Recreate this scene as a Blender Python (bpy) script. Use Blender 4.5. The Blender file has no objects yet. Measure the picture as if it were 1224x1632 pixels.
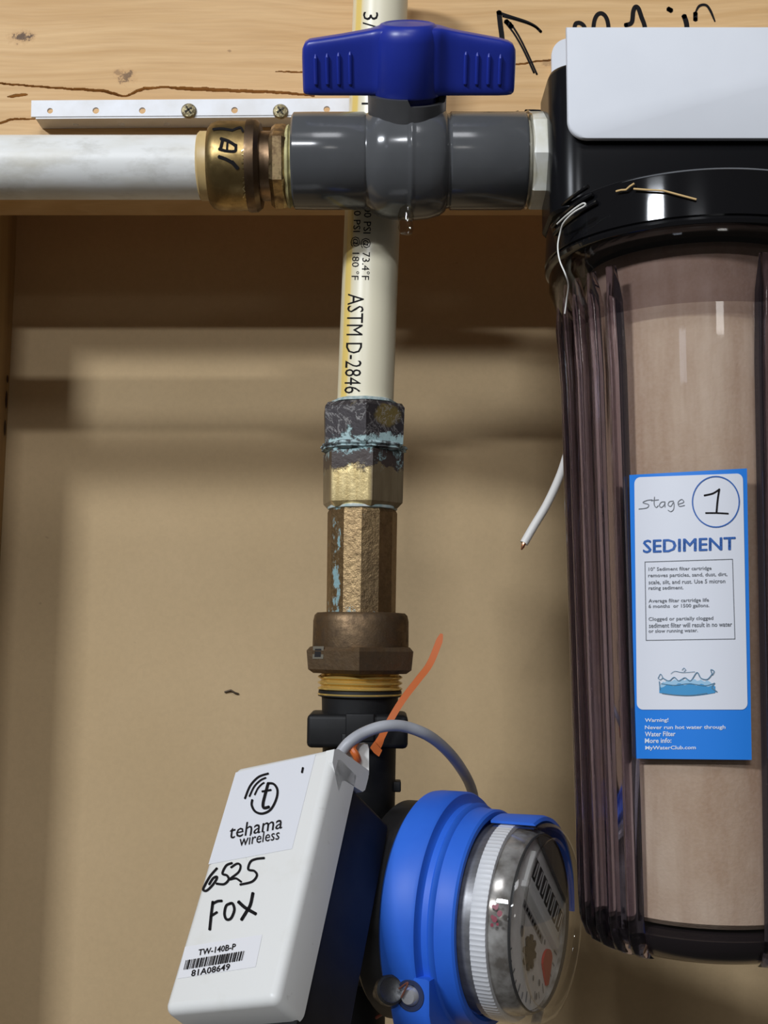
import bpy, bmesh, math, random
from mathutils import Vector, Matrix
random.seed(7)

# ------------------------------------------------------------------ camera
F = 2000.0                      # focal length in pixels of the 1224 x 1632 frame
TILT = math.radians(5.5)        # the camera looks slightly up
CAM = Vector((0.0, -0.5, 0.0))
cam = bpy.data.cameras.new('camera')
cam.sensor_width = 36.0
cam.lens = 36.0 * F / 1632.0
cam.clip_start = 0.01
cam_o = bpy.data.objects.new('camera', cam)
cam_o.location = CAM
cam_o.rotation_euler = (math.pi / 2 + TILT, 0, 0)
bpy.context.collection.objects.link(cam_o)
sc = bpy.context.scene
sc.camera = cam_o

# ------------------------------------------------------------------ world, lamps, exposure
sc.view_settings.view_transform = 'Standard'
sc.view_settings.look = 'None'
sc.view_settings.exposure = 0.0
sc.view_settings.gamma = 1.0
sc.view_settings.use_curve_mapping = False
world = bpy.data.worlds.new('world')
sc.world = world
world.use_nodes = True
world.node_tree.nodes['Background'].inputs[0].default_value = (1.0, 0.93, 0.86, 1)
world.node_tree.nodes['Background'].inputs[1].default_value = 0.06


def area_lamp(name, direction, dist, target, sx, sy, power, col):
    d = Vector(direction).normalized()
    l = bpy.data.lights.new(name, 'AREA')
    l.shape = 'RECTANGLE'
    l.size, l.size_y = sx, sy
    l.energy = power
    l.color = col
    o = bpy.data.objects.new(name, l)
    o.location = Vector(target) + d * dist
    o.rotation_euler = (-d).to_track_quat('-Z', 'Y').to_euler()
    bpy.context.collection.objects.link(o)
    return o


# two ceiling lamps behind the camera (a strong one to the left, a weaker one almost straight behind) and a broad soft one higher up
AIM = (-0.05, 0.1, 0.15)
area_lamp('ceiling_lamp', (-0.69, -1.0, 0.52), 2.0, AIM, 0.36, 0.15, 26.5, (0.88, 0.93, 1.0))
area_lamp('ceiling_lamp', (-0.12, -1.0, 0.37), 2.6, AIM, 0.42, 0.05, 14, (0.92, 0.95, 1.0))
area_lamp('side_lamp', (0.12, -1.0, 0.85), 2.2, AIM, 0.6, 0.4, 6.5, (0.95, 0.96, 1.0))
area_lamp('far_lamp', (0.12, -1.0, 0.215), 5.0, (0.1, 0, 0.1), 0.55, 0.24, 3.4, (1.0, 0.97, 0.93))
area_lamp('far_lamp', (-0.47, -1.0, 0.19), 5.0, (0.1, 0, 0.1), 0.50, 0.22, 1.0, (0.8, 0.86, 1.0))

# ------------------------------------------------------------------ helpers
COL = bpy.context.collection
RIGHT = Vector((1, 0, 0))
FWD = Vector((0, math.cos(TILT), math.sin(TILT)))
UP = Vector((0, -math.sin(TILT), math.cos(TILT)))
W = {}


def ray(x, y):
    return (RIGHT * ((x - 612) / F) + UP * ((816 - y) / F) + FWD)


def P(x, y, Y):
    """world point at depth Y that lies where the photograph shows (x, y)"""
    d = ray(x, y)
    return CAM + d * ((Y - CAM.y) / d.y)


def S(x, y, Y):
    """metres per photograph pixel there"""
    return (P(x, y, Y) - CAM).dot(FWD) / F


def on_plane(pt, n):
    def f(x, y):
        d = ray(x, y)
        return CAM + d * ((pt - CAM).dot(n) / d.dot(n))
    return f


def on_depth(Y):
    return lambda x, y: P(x, y, Y)


def on_cyl(M, Rf):
    """map to the near side of a round surface of radius Rf(z) about the Z axis of M"""
    Mi = M.inverted()

    def f(x, y):
        o = Mi @ CAM
        d = Mi.to_3x3() @ ray(x, y)
        z = 0.0
        h = None
        for _ in range(5):
            R = Rf(z)
            a = d.x ** 2 + d.y ** 2
            b = 2 * (o.x * d.x + o.y * d.y)
            c = o.x ** 2 + o.y ** 2 - R * R
            q = b * b - 4 * a * c
            t = (-b - math.sqrt(q)) / (2 * a) if q > 0 else -b / (2 * a)
            h = o + d * t
            z = h.z
        return M @ h
    return f


def frame(o, z, front=(0, -1, 0)):
    """matrix at o whose Z axis is z and whose -Y axis faces front"""
    z = Vector(z).normalized()
    y = -Vector(front)
    y = (y - z * y.dot(z)).normalized()
    x = y.cross(z)
    M = Matrix((x, y, z)).transposed().to_4x4()
    M.translation = o
    return M


class MB:
    """collects world-space geometry of one mesh"""

    def __init__(s):
        s.v, s.f, s.m = [], [], []

    def add(s, vs, fs, mi=0):
        b = len(s.v)
        s.v += [Vector(v) for v in vs]
        s.f += [[i + b for i in f] for f in fs]
        s.m += [mi] * len(fs)
        return s

    def rings(s, rings, cap0=True, cap1=True, closed=True, mi=0):
        n = len(rings[0])
        vs = [p for r in rings for p in r]
        fs = []
        for i in range(len(rings) - 1):
            for j in range(n if closed else n - 1):
                k = (j + 1) % n
                fs.append([i * n + j, i * n + k, (i + 1) * n + k, (i + 1) * n + j])
        if cap0:
            fs.append(list(range(n))[::-1])
        if cap1:
            fs.append([(len(rings) - 1) * n + j for j in range(n)])
        return s.add(vs, fs, mi)

    def lathe(s, prof, M, seg=64, mi=0, rf=None, off=0.0, cap=True):
        rings = []
        for r, z in prof:
            r = max(r, 1e-5)
            ring = []
            for j in range(seg):
                a = 2 * math.pi * j / seg + off
                k = rf(a) if rf else 1.0
                ring.append(M @ Vector((r * k * math.cos(a), r * k * math.sin(a), z)))
            rings.append(ring)
        return s.rings(rings, cap, cap, True, mi)

    def ngon(s, prof, M, n, off=0.0, mi=0):
        return s.lathe(prof, M, n, mi, None, off)

    def tube(s, pts, r, seg=12, flat=None):
        pts = [Vector(p) for p in pts]
        rings = []
        prev = None
        for i, p in enumerate(pts):
            t = (pts[min(i + 1, len(pts) - 1)] - pts[max(i - 1, 0)]).normalized()
            if prev is None:
                a = Vector((0, 1, 0))
                if abs(t.dot(a)) > .9:
                    a = Vector((0, 0, 1))
                u = (a - t * a.dot(t)).normalized()
            else:
                u = (prev - t * prev.dot(t)).normalized()
            prev = u
            w = t.cross(u)
            rr = r[i] if isinstance(r, (list, tuple)) else r
            ru, rw = (rr, rr) if flat is None else (rr * flat, rr)
            rings.append([p + u * (ru * math.cos(2 * math.pi * j / seg)) + w * (rw * math.sin(2 * math.pi * j / seg)) for j in range(seg)])
        return s.rings(rings)

    def prism(s, poly, d, mi=0):
        d = Vector(d)
        return s.rings([[Vector(p) for p in poly], [Vector(p) + d for p in poly]], mi=mi)

    def box(s, M, lo, hi, bev=0.0, seg=3):
        """bevelled box between lo and hi in frame M"""
        bm = bmesh.new()
        bmesh.ops.create_cube(bm, size=1.0)
        for v in bm.verts:
            v.co = Vector([lo[i] + (v.co[i] + .5) * (hi[i] - lo[i]) for i in range(3)])
        if bev > 0:
            bmesh.ops.bevel(bm, geom=list(bm.edges), offset=bev, segments=seg, profile=.5, affect='EDGES')
        bm.verts.index_update()
        s.add([M @ v.co for v in bm.verts], [[v.index for v in f.verts] for f in bm.faces])
        bm.free()
        return s

    def stack(s, outline, levels, M):
        """outline(inset) -> list of 2D points; levels: (inset, z)"""
        s.rings([[M @ Vector((p[0], p[1], z)) for p in outline(i)] for i, z in levels])
        return s

    def build(s, name, mat, parent=None, M=None, angle=35, kind=None):
        Mw = W[parent] if parent is not None else (M or Matrix.Translation(sum(s.v, Vector()) / len(s.v)))
        Mi = Mw.inverted()
        me = bpy.data.meshes.new(name)
        me.from_pydata([Mi @ v for v in s.v], [], s.f)
        for m_ in (mat if isinstance(mat, (list, tuple)) else [mat]):
            me.materials.append(m_)
        if any(s.m):
            me.polygons.foreach_set('material_index', s.m)
        bm = bmesh.new()
        bm.from_mesh(me)
        bmesh.ops.recalc_face_normals(bm, faces=bm.faces)
        bm.to_mesh(me)
        bm.free()
        if angle:
            me.polygons.foreach_set('use_smooth', [True] * len(me.polygons))
            me.set_sharp_from_angle(angle=math.radians(angle))
        o = bpy.data.objects.new(name, me)
        COL.objects.link(o)
        if parent is not None:
            o.parent = parent
        else:
            o.matrix_world = Mw
        W[o] = Mw
        if kind:
            o['kind'] = kind
        return o


def tag(o, label, cat=None, group=None, kind=None):
    o['label'] = label
    if cat:
        o['category'] = cat
    if group:
        o['group'] = group
    if kind:
        o['kind'] = kind
    return o


def thing(name, label, cat, M, group=None):
    o = bpy.data.objects.new(name, None)
    o.empty_display_size = .01
    COL.objects.link(o)
    o.matrix_world = M
    W[o] = M
    return tag(o, label, cat, group)


def rrect(x0, y0, x1, y1, r, n=6):
    def f(i):
        a0, b0, a1, b1 = x0 + i, y0 + i, x1 - i, y1 - i
        q = max(r - i, 1e-5)
        pts = []
        for cx, cy, st in ((a1 - q, b1 - q, 0), (a0 + q, b1 - q, 90), (a0 + q, b0 + q, 180), (a1 - q, b0 + q, 270)):
            for k in range(n + 1):
                a = math.radians(st + 90 * k / n)
                pts.append((cx + q * math.cos(a), cy + q * math.sin(a)))
        return pts
    return f


def spline(pts, n=8):
    pts = [Vector(p) for p in pts]
    if len(pts) < 3:
        return [pts[0].lerp(pts[-1], i / n) for i in range(n + 1)]
    out = []
    for i in range(len(pts) - 1):
        a, b, c, d = pts[max(i - 1, 0)], pts[i], pts[i + 1], pts[min(i + 2, len(pts) - 1)]
        for k in range(n):
            t = k / n
            out.append(.5 * ((2 * b) + (c - a) * t + (2 * a - 5 * b + 4 * c - d) * t * t + (3 * b - a - 3 * c + d) * t ** 3))
    out.append(pts[-1])
    return out


# flat print: pen strokes, lettering and patches laid on a surface map fn(px, py) -> world point
def stroke(mb, pts, w, fn, smooth=True, taper=False):
    q = spline([(p[0], p[1], 0) for p in pts], 7) if smooth else [Vector((p[0], p[1], 0)) for p in pts]
    n = len(q)
    vs = []
    for i, p in enumerate(q):
        t = (q[min(i + 1, n - 1)] - q[max(i - 1, 0)])
        if t.length < 1e-6:
            t = Vector((1, 0, 0))
        t.normalize()
        ww = w * (.45 + .55 * min(1, 4 * i / n, 4 * (n - 1 - i) / n + .2) if taper else 1)
        nrm = Vector((-t.y, t.x, 0)) * ww / 2
        e = t * (-w * .3 if i == 0 else w * .3 if i == n - 1 else 0)
        vs += [fn(*(p + nrm + e).xy), fn(*(p - nrm + e).xy)]
    mb.add(vs, [[2 * i, 2 * i + 1, 2 * i + 3, 2 * i + 2] for i in range(n - 1)])
    for k in (0, n - 1):        # round ends
        c = q[k]
        if not taper:
            r = [fn(c.x + w / 2 * math.cos(a * math.pi / 5), c.y + w / 2 * math.sin(a * math.pi / 5)) for a in range(10)]
            mb.add(r, [list(range(10))])
    return mb


def patch(mb, corners, fn, nu=8, nv=8):
    """quad TL, TR, BR, BL laid on the surface"""
    a, b, c, d = [Vector(p) for p in corners]
    vs = []
    for j in range(nv + 1):
        for i in range(nu + 1):
            p = a.lerp(b, i / nu).lerp(d.lerp(c, i / nu), j / nv)
            vs.append(fn(p.x, p.y))
    w = nu + 1
    return mb.add(vs, [[j * w + i, j * w + i + 1, (j + 1) * w + i + 1, (j + 1) * w + i] for j in range(nv) for i in range(nu)])


_tcache = {}


def glyphs(s, bold=0.0, shear=0.0, res=2):
    key = (s, bold, shear)
    if key not in _tcache:
        cu = bpy.data.curves.new('lettering', 'FONT')
        cu.body = s
        cu.offset = bold
        cu.shear = shear
        cu.resolution_u = res
        o = bpy.data.objects.new('lettering', cu)
        COL.objects.link(o)
        dg = bpy.context.evaluated_depsgraph_get()
        me = bpy.data.meshes.new_from_object(o.evaluated_get(dg))
        vs = [(v.co.x, v.co.y) for v in me.vertices]
        fs = [list(p.vertices) for p in me.polygons]
        bpy.data.objects.remove(o)
        bpy.data.curves.remove(cu)
        bpy.data.meshes.remove(me)
        _tcache[key] = (vs, fs)
    return _tcache[key]


def text(mb, s, A, B, U, fn, bold=0.0, shear=0.0, cut=0):
    """lettering whose box starts at pixel A, ends at B and is as high as the pixel vector U"""
    vs, fs = glyphs(s, bold, shear)
    x0, x1 = min(v[0] for v in vs), max(v[0] for v in vs)
    y0, y1 = min(v[1] for v in vs), max(v[1] for v in vs)
    A, B, U = Vector(A), Vector(B), Vector(U)
    px = [A + (B - A) * ((v[0] - x0) / (x1 - x0)) + U * ((v[1] - y0) / (y1 - y0)) for v in vs]
    if cut:
        bm = bmesh.new()
        bv = [bm.verts.new((p.x, p.y, 0)) for p in px]
        for f in fs:
            try:
                bm.faces.new([bv[i] for i in f])
            except ValueError:
                pass
        bmesh.ops.triangulate(bm, faces=bm.faces)
        for _ in range(4):
            ed = [e for e in bm.edges if e.calc_length() > cut]
            if not ed:
                break
            bmesh.ops.subdivide_edges(bm, edges=ed, cuts=1)
            bmesh.ops.triangulate(bm, faces=[f for f in bm.faces if len(f.verts) > 3])
        bm.verts.index_update()
        px = [v.co.xy for v in bm.verts]
        fs = [[v.index for v in f.verts] for f in bm.faces]
        bm.free()
    return mb.add([fn(p.x, p.y) for p in px], fs)


# ------------------------------------------------------------------ materials
class Mat:
    def __init__(s, name, col=(.5, .5, .5), rough=.5, metal=0.0, **kw):
        s.m = bpy.data.materials.new(name)
        s.m.use_nodes = True
        s.nt = s.m.node_tree
        s.b = s.nt.nodes['Principled BSDF']
        s.set('Base Color', col)
        s.set('Roughness', rough)
        s.set('Metallic', metal)
        for k, v in kw.items():
            s.set(k.replace('_', ' '), v)

    def put(s, sock, v):
        if hasattr(v, 'is_output'):
            s.nt.links.new(v, sock)
        elif isinstance(v, (tuple, list)) and len(v) == 3 and sock.type == 'RGBA':
            sock.default_value = (*v, 1)
        else:
            sock.default_value = v

    def set(s, k, v):
        s.put(s.b.inputs[k], v)
        return s

    def node(s, t, **p):
        n = s.nt.nodes.new(t)
        for k, v in p.items():
            setattr(n, k, v)
        return n

    def co(s, scale=(1, 1, 1), loc=(0, 0, 0)):
        t = s.node('ShaderNodeTexCoord')
        m = s.node('ShaderNodeMapping')
        m.inputs['Scale'].default_value = scale
        m.inputs['Location'].default_value = loc
        s.nt.links.new(t.outputs['Object'], m.inputs['Vector'])
        return m.outputs[0]

    def noise(s, scale, vec=None, detail=4, rough=.55, dist=0.0):
        n = s.node('ShaderNodeTexNoise')
        s.put(n.inputs['Vector'], vec if vec is not None else s.co())
        n.inputs['Scale'].default_value = scale
        n.inputs['Detail'].default_value = detail
        n.inputs['Roughness'].default_value = rough
        n.inputs['Distortion'].default_value = dist
        return n.outputs['Fac']

    def ramp(s, f, *stops):
        n = s.node('ShaderNodeValToRGB')
        s.put(n.inputs[0], f)
        e = n.color_ramp.elements
        while len(e) < len(stops):
            e.new(.5)
        for i, (p, c) in enumerate(stops):
            e[i].position = p
            e[i].color = (*c, 1) if isinstance(c, tuple) else (c, c, c, 1)
        return n.outputs[0]

    def mix(s, f, a, b, blend='MIX'):
        n = s.node('ShaderNodeMix', data_type='RGBA', blend_type=blend)
        s.put(n.inputs[0], f)
        s.put(n.inputs[6], a)
        s.put(n.inputs[7], b)
        return n.outputs[2]

    def math(s, op, a, b=0.0, clamp=False):
        n = s.node('ShaderNodeMath', operation=op, use_clamp=clamp)
        s.put(n.inputs[0], a)
        s.put(n.inputs[1], b)
        return n.outputs[0]

    def xyz(s, vec=None):
        n = s.node('ShaderNodeSeparateXYZ')
        s.put(n.inputs[0], vec if vec is not None else s.co())
        return n.outputs

    def bump(s, h, strength=.3, dist=.001):
        n = s.node('ShaderNodeBump')
        n.inputs['Strength'].default_value = strength
        n.inputs['Distance'].default_value = dist
        s.put(n.inputs['Height'], h)
        s.set('Normal', n.outputs[0])
        return s


def speckled(name, c0, c1, scale, rough=.5, metal=0.0, lo=.35, hi=.65, bump=0.0, vs=(1, 1, 1), **kw):
    m = Mat(name, c0, rough, metal, **kw)
    n = m.noise(scale, m.co(vs))
    m.set('Base Color', m.mix(m.ramp(n, (lo, 0.0), (hi, 1.0)), c0, c1))
    if bump:
        m.bump(n, bump, .0006)
    return m.m


def clear(name, tint, refl_rough=.03, edge=None, ior=1.46, gloss=1.0):
    """thin clear plastic: lets light through with a tint, mirrors by Fresnel; denser where seen edge-on"""
    m = Mat(name)
    nt = m.nt
    tr = m.node('ShaderNodeBsdfTransparent')
    gl = m.node('ShaderNodeBsdfGlossy')
    gl.inputs['Roughness'].default_value = refl_rough
    gl.inputs['Color'].default_value = (gloss, gloss, gloss, 1)
    fw = m.node('ShaderNodeLayerWeight')
    fw.inputs[0].default_value = .5
    f0 = ((ior - 1) / (ior + 1)) ** 2
    refl = m.math('ADD', f0, m.math('MULTIPLY', 1 - f0, m.math('POWER', fw.outputs['Facing'], 5.0)))
    if edge:
        lw = m.node('ShaderNodeLayerWeight')
        lw.inputs[0].default_value = .35
        m.put(tr.inputs[0], m.mix(lw.outputs['Facing'], tint, edge))
    else:
        m.put(tr.inputs[0], tint)
    mx = m.node('ShaderNodeMixShader')
    nt.links.new(refl, mx.inputs[0])
    nt.links.new(tr.outputs[0], mx.inputs[1])
    nt.links.new(gl.outputs[0], mx.inputs[2])
    nt.links.new(mx.outputs[0], nt.nodes['Material Output'].inputs['Surface'])
    return m.m


def plain(name, col, rough=.5, metal=0.0, **kw):
    return Mat(name, col, rough, metal, **kw).m


INK = plain('black_marker_ink', (.012, .011, .012), .7, Specular_IOR_Level=.08)
INK_GREY = plain('grey_print', (.16, .17, .19), .6)
INK_BLUE = plain('blue_print', (.025, .12, .42), .5)

# ------------------------------------------------------------------ the setting
YB, YW = 0.030, 0.135           # front of the board, front of the panel behind it
YS = 0.073                      # front of the stud


def m_panel():
    m = Mat('brown_panel', rough=.85)
    a = m.noise(9, detail=3)
    b = m.noise(420, detail=3, rough=.7)
    c = m.mix(m.ramp(a, (.3, 0.0), (.7, 1.0)), (.515, .37, .20), (.565, .41, .23))
    c = m.mix(m.ramp(b, (.35, .0), (.7, .22)), c, (.40, .29, .16))
    d = m.noise(95, m.co((1, 1, 1.7), (3, 1, 2)), detail=1)
    c = m.mix(m.ramp(d, (.80, 0.0), (.84, .6)), c, (.14, .09, .05))
    m.set('Base Color', c)
    m.bump(b, .12, .0005)
    return m.m


def m_wood():
    m = Mat('pine', rough=.62)
    v = m.co()
    o = m.xyz(v)
    # growth lines: thin bands along the length, bent by slow noise
    slow = m.noise(14, m.co((.35, 1, 1)), detail=2)
    z = m.math('ADD', m.math('MULTIPLY', o[2], 1.0), m.math('MULTIPLY', slow, .035))
    cmb = m.node('ShaderNodeCombineXYZ')
    m.put(cmb.inputs[0], m.math('MULTIPLY', o[0], .035))
    m.put(cmb.inputs[2], z)
    g = m.noise(230, cmb.outputs[0], detail=3, rough=.6)
    c = m.mix(m.ramp(g, (.36, 0.0), (.66, 1.0)), (.72, .47, .22), (.58, .345, .135))
    big = m.noise(10, m.co((.4, 1, 1), (5, 0, 2)), detail=2)
    c = m.mix(m.ramp(big, (.35, .0), (.7, .35)), c, (.66, .40, .19))
    fib = m.noise(900, m.co((.05, 1, 1)), detail=2)
    c = m.mix(m.ramp(fib, (.4, .0), (.75, .18)), c, (.38, .21, .09))
    # knots
    for (kx, ky, sx, sz, dk) in ((36, 60, .0075, .0042, .95), (201, 122, .0062, .0046, .75), (186, 115, .003, .002, .4), (365, 81, .0014, .001, .4),
                                 (872, 100, .003, .0035, .35)):
        p = P(kx, ky, YB) - ORG
        dx = m.math('DIVIDE', m.math('SUBTRACT', o[0], p.x), sx)
        dz = m.math('DIVIDE', m.math('SUBTRACT', o[2], p.z), sz)
        r2 = m.math('ADD', m.math('MULTIPLY', dx, dx), m.math('MULTIPLY', dz, dz))
        wob = m.noise(330, m.co((1, 1, 1), (kx, 0, ky)), detail=4, rough=.7)
        r2 = m.math('ADD', r2, m.math('MULTIPLY', m.math('SUBTRACT', wob, .5), 3.4))
        halo = m.ramp(r2, (.0, dk * .45), (.9, .0))
        core = m.ramp(m.math('MULTIPLY', r2, 2.2), (.0, dk), (.75, .0))
        c = m.mix(halo, c, (.42, .20, .06))
        c = m.mix(core, c, (.09, .042, .015))
    m.set('Base Color', c)
    m.bump(m.math('ADD', g, fib), .12, .0004)
    return m.m


PANEL = m_panel()
mb = MB()
mb.box(Matrix(), (-.75, YW, -.60), (.80, YW + .012, .70))
tag(mb.build('wall_back', PANEL, angle=0), 'brown paper-faced wall panel at the back of the stud bay', kind='structure')

YE = 297         # the board's lower front edge, hidden behind the pipe; its underside shows below
ORG = P(300, YE, YB)
WOOD = m_wood()


a, b = P(28, 350, YW), P(0, 900, YW)
sl = (b.x - a.x) / (b.z - a.z)
xf = lambda z: a.x + sl * (min(z, ORG.z) - a.z)      # right face of the stud
STUD_X = xf(ORG.z)


def crack_lines():
    a = [(-420, 128), (-40, 131), (0, 133), (50, 137), (100, 141), (140, 143), (165, 145), (182, 149), (194, 153.5), (203, 153), (216, 146), (232, 141), (250, 139.5), (268, 139), (290, 141), (330, 142.5),
         (360, 144), (400, 145.5), (440, 147), (478, 150), (500, 153)]
    aw = [1.2, 1.6, 1.6, 1.7, 1.8, 2.6, 2.8, 2.6, 1.6, 1.5, 2.4, 3.0, 2.2, 1.8, 3.4, 4.0, 3.2, 3.0, 2.6, 2.2, 1.2]
    b = [(-40, 203), (0, 197), (10, 193), (17, 190), (34, 190), (60, 189)]
    bw = [1.8, 1.8, 2.0, 2.0, 1.7, .8]
    c = [(440, 113.5), (455, 114.5), (480, 115), (560, 112), (640, 109), (720, 106), (816, 103), (840, 101), (858, 97), (884, 96)]
    cw = [.6, 1.1, 1.3, 1.3, 1.3, 1.4, 1.5, 1.5, 1.4, 1.2]
    e = [(12, 154), (22, 153), (40, 151), (44, 150)]
    ew = [.5, 3.2, 2.6, .5]
    return [(a, aw, .007), (b, bw, .006), (c, cw, .004), (e, ew, .002)]


def board():
    """pine blocking: the front face is a grid whose splits are cut into it"""
    x0, x1 = -.62, .66
    z0, z1 = P(300, YE, YB).z, P(300, YE, YB).z + .140
    xs = [x0 + .42 * i / 60 for i in range(60)] + [-.20 + .40 * i / 620 for i in range(621)] + [.20 + .46 * i / 40 for i in range(1, 41)]
    zl, zh = P(300, 207, YB).z, P(300, 90, YB).z
    zs = [z0 + .0004, z0 + .0015] + [z0 + .0015 + (zl - z0 - .0015) * i / 10 for i in range(1, 10)]
    n = int((zh - zl) / .00021)
    zs += [zl + (zh - zl) * i / n for i in range(n + 1)]
    zs += [zh + (z1 - .002 - zh) * i / 14 for i in range(1, 15)] + [z1 - .0006]
    cr = []
    for pts, ws, dep in crack_lines():
        q = [P(a, b, YB) for a, b in pts]
        cr.append((q, [w * .00021 for w in ws], dep))

    def depth(x, z):
        d = 0.0
        for q, ws, dep in cr:
            if x < q[0].x or x > q[-1].x:
                continue
            for i in range(len(q) - 1):
                if q[i].x <= x <= q[i + 1].x:
                    t = (x - q[i].x) / (q[i + 1].x - q[i].x)
                    zc = q[i].z + t * (q[i + 1].z - q[i].z) + .00010 * math.sin(x * 700) + .00006 * math.sin(x * 1900)
                    w = ws[i] + t * (ws[i + 1] - ws[i])
                    e = 1 - abs(z - zc) / w
                    if e > 0:
                        d = max(d, dep * 2 * min(1, e * 2.6))
                    break
        return d
    mb = MB()
    nx = len(xs)
    vs, fs = [], []
    for k, z in enumerate(zs):
        for x in xs:
            y = YB + depth(x, z)
            if k == 0 or k == len(zs) - 1:
                y += .001
            vs.append((x, y, z))
    for j in range(len(zs) - 1):
        for i in range(nx - 1):
            fs.append([j * nx + i, j * nx + i + 1, (j + 1) * nx + i + 1, (j + 1) * nx + i])
    mb.add(vs, fs)
    yb = YB + .038
    a, b, c, d = 0, nx - 1, (len(zs) - 1) * nx + nx - 1, (len(zs) - 1) * nx
    e = [(x0, yb, z0), (x1, yb, z0), (x1, yb, z1), (x0, yb, z1)]
    lo, hi = list(range(nx)), [(len(zs) - 1) * nx + i for i in range(nx)]
    le = [j * nx for j in range(len(zs))]
    ri = [j * nx + nx - 1 for j in range(len(zs))]
    base = len(mb.v)
    mb.v += [Vector(p) for p in e]
    new = [[base, base + 1] + lo[::-1], hi + [base + 2, base + 3], [base] + le + [base + 3], ri[::-1] + [base + 1, base + 2][:1] + [base + 2], [base + 3, base + 2, base + 1, base]]
    mb.f += new
    mb.m += [0] * len(new)
    return mb


bo = board().build('trim_1', WOOD, M=Matrix.Translation(ORG), angle=30)
tag(bo, 'knotty pine blocking board with long dark splits behind the blue-handled valve', kind='structure')
fn = on_depth(YB - .0002)
mb = MB()
K8 = lambda pts: [(780 + x / 2.757, y / 2.757) for x, y in pts]
stroke(mb, K8([(42, 55), (48, 110), (55, 165), (60, 240)]), 8, fn)
stroke(mb, K8([(42, 56), (90, 72), (160, 95), (200, 115), (225, 138)]), 4.5, fn)
stroke(mb, K8([(60, 72), (120, 88), (180, 108), (215, 128)]), 2.5, fn)
stroke(mb, K8([(78, 108), (110, 150), (150, 220), (195, 318)]), 3, fn)
stroke(mb, K8([(92, 100), (130, 160), (170, 240), (208, 325)]), 3, fn)
stroke(mb, K8([(75, 95), (95, 115)]), 8, fn)
mb.build('arrow_drawing', INK, bo, angle=0)
mb = MB()
stroke(mb, K8([(370, 200), (375, 115), (390, 100), (410, 108), (420, 130), (425, 200)]), 6.5, fn)
stroke(mb, K8([(455, 200), (458, 110), (470, 70), (490, 58), (510, 72), (522, 110), (528, 200)]), 6.5, fn)
stroke(mb, K8([(600, 110), (625, 98), (632, 50), (642, 30), (655, 38), (668, 75), (682, 115), (690, 180)]), 7, fn)
stroke(mb, K8([(788, 40), (797, 45)]), 7.5, fn)
stroke(mb, K8([(856, 72), (866, 105), (872, 170)]), 8, fn)
stroke(mb, K8([(905, 60), (905, 85)]), 7, fn)
stroke(mb, K8([(900, 70), (920, 28), (950, 22), (970, 45), (990, 92)]), 4, fn, taper=True)
mb.build('handwriting', INK, bo, angle=0)
mb = MB()
stroke(mb, K8([(162, 489), (200, 489), (245, 492), (290, 497)]), 6, fn)
stroke(mb, K8([(110, 494), (125, 490)]), 3, fn)
mb.build('marker_dash', INK, bo, angle=0)

# left stud
mb = MB()
mb.rings([[Vector(p) for p in ((xf(z) - .038, YS, z), (xf(z) - .001, YS, z), (xf(z), YS + .001, z), (xf(z), YW, z), (xf(z) - .038, YW, z))] for z in (-.60, ORG.z, .45)])


def m_stud():
    m = Mat('pine_stud', rough=.7)
    g = m.noise(160, m.co((1, 1, .03)), detail=3)
    m.set('Base Color', m.mix(m.ramp(g, (.35, 0.0), (.65, 1.0)), (.42, .27, .11), (.33, .20, .08)))
    return m.m


st = mb.build('trim_2', m_stud(), M=Matrix.Translation(P(10, 700, YB)), angle=0)
tag(st, 'pine stud at the left edge of the bay, below the white pipe', kind='structure')
mb = MB()
for yy, r in ((604, 7), (637, 16), (682, 14)):
    x = 17 - (yy - 604) * .06
    Y = YW - .004
    X = P(x, yy, Y)
    c = Vector((xf(X.z) + .0001, Y, X.z))
    mb.add([c + Vector((.0002, .0016 * math.cos(t * .628), r * .0003 * math.sin(t * .628))) for t in range(10)], [list(range(10))])
mb.build('nail_dent', plain('dent', (.06, .03, .015), .9), st, angle=0)

# ------------------------------------------------------------------ white slotted mounting rail on the board
WHITE_RAIL = speckled('white_enamel', (.80, .82, .86), (.70, .70, .70), 60, .35)
YR = YB - .011


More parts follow.
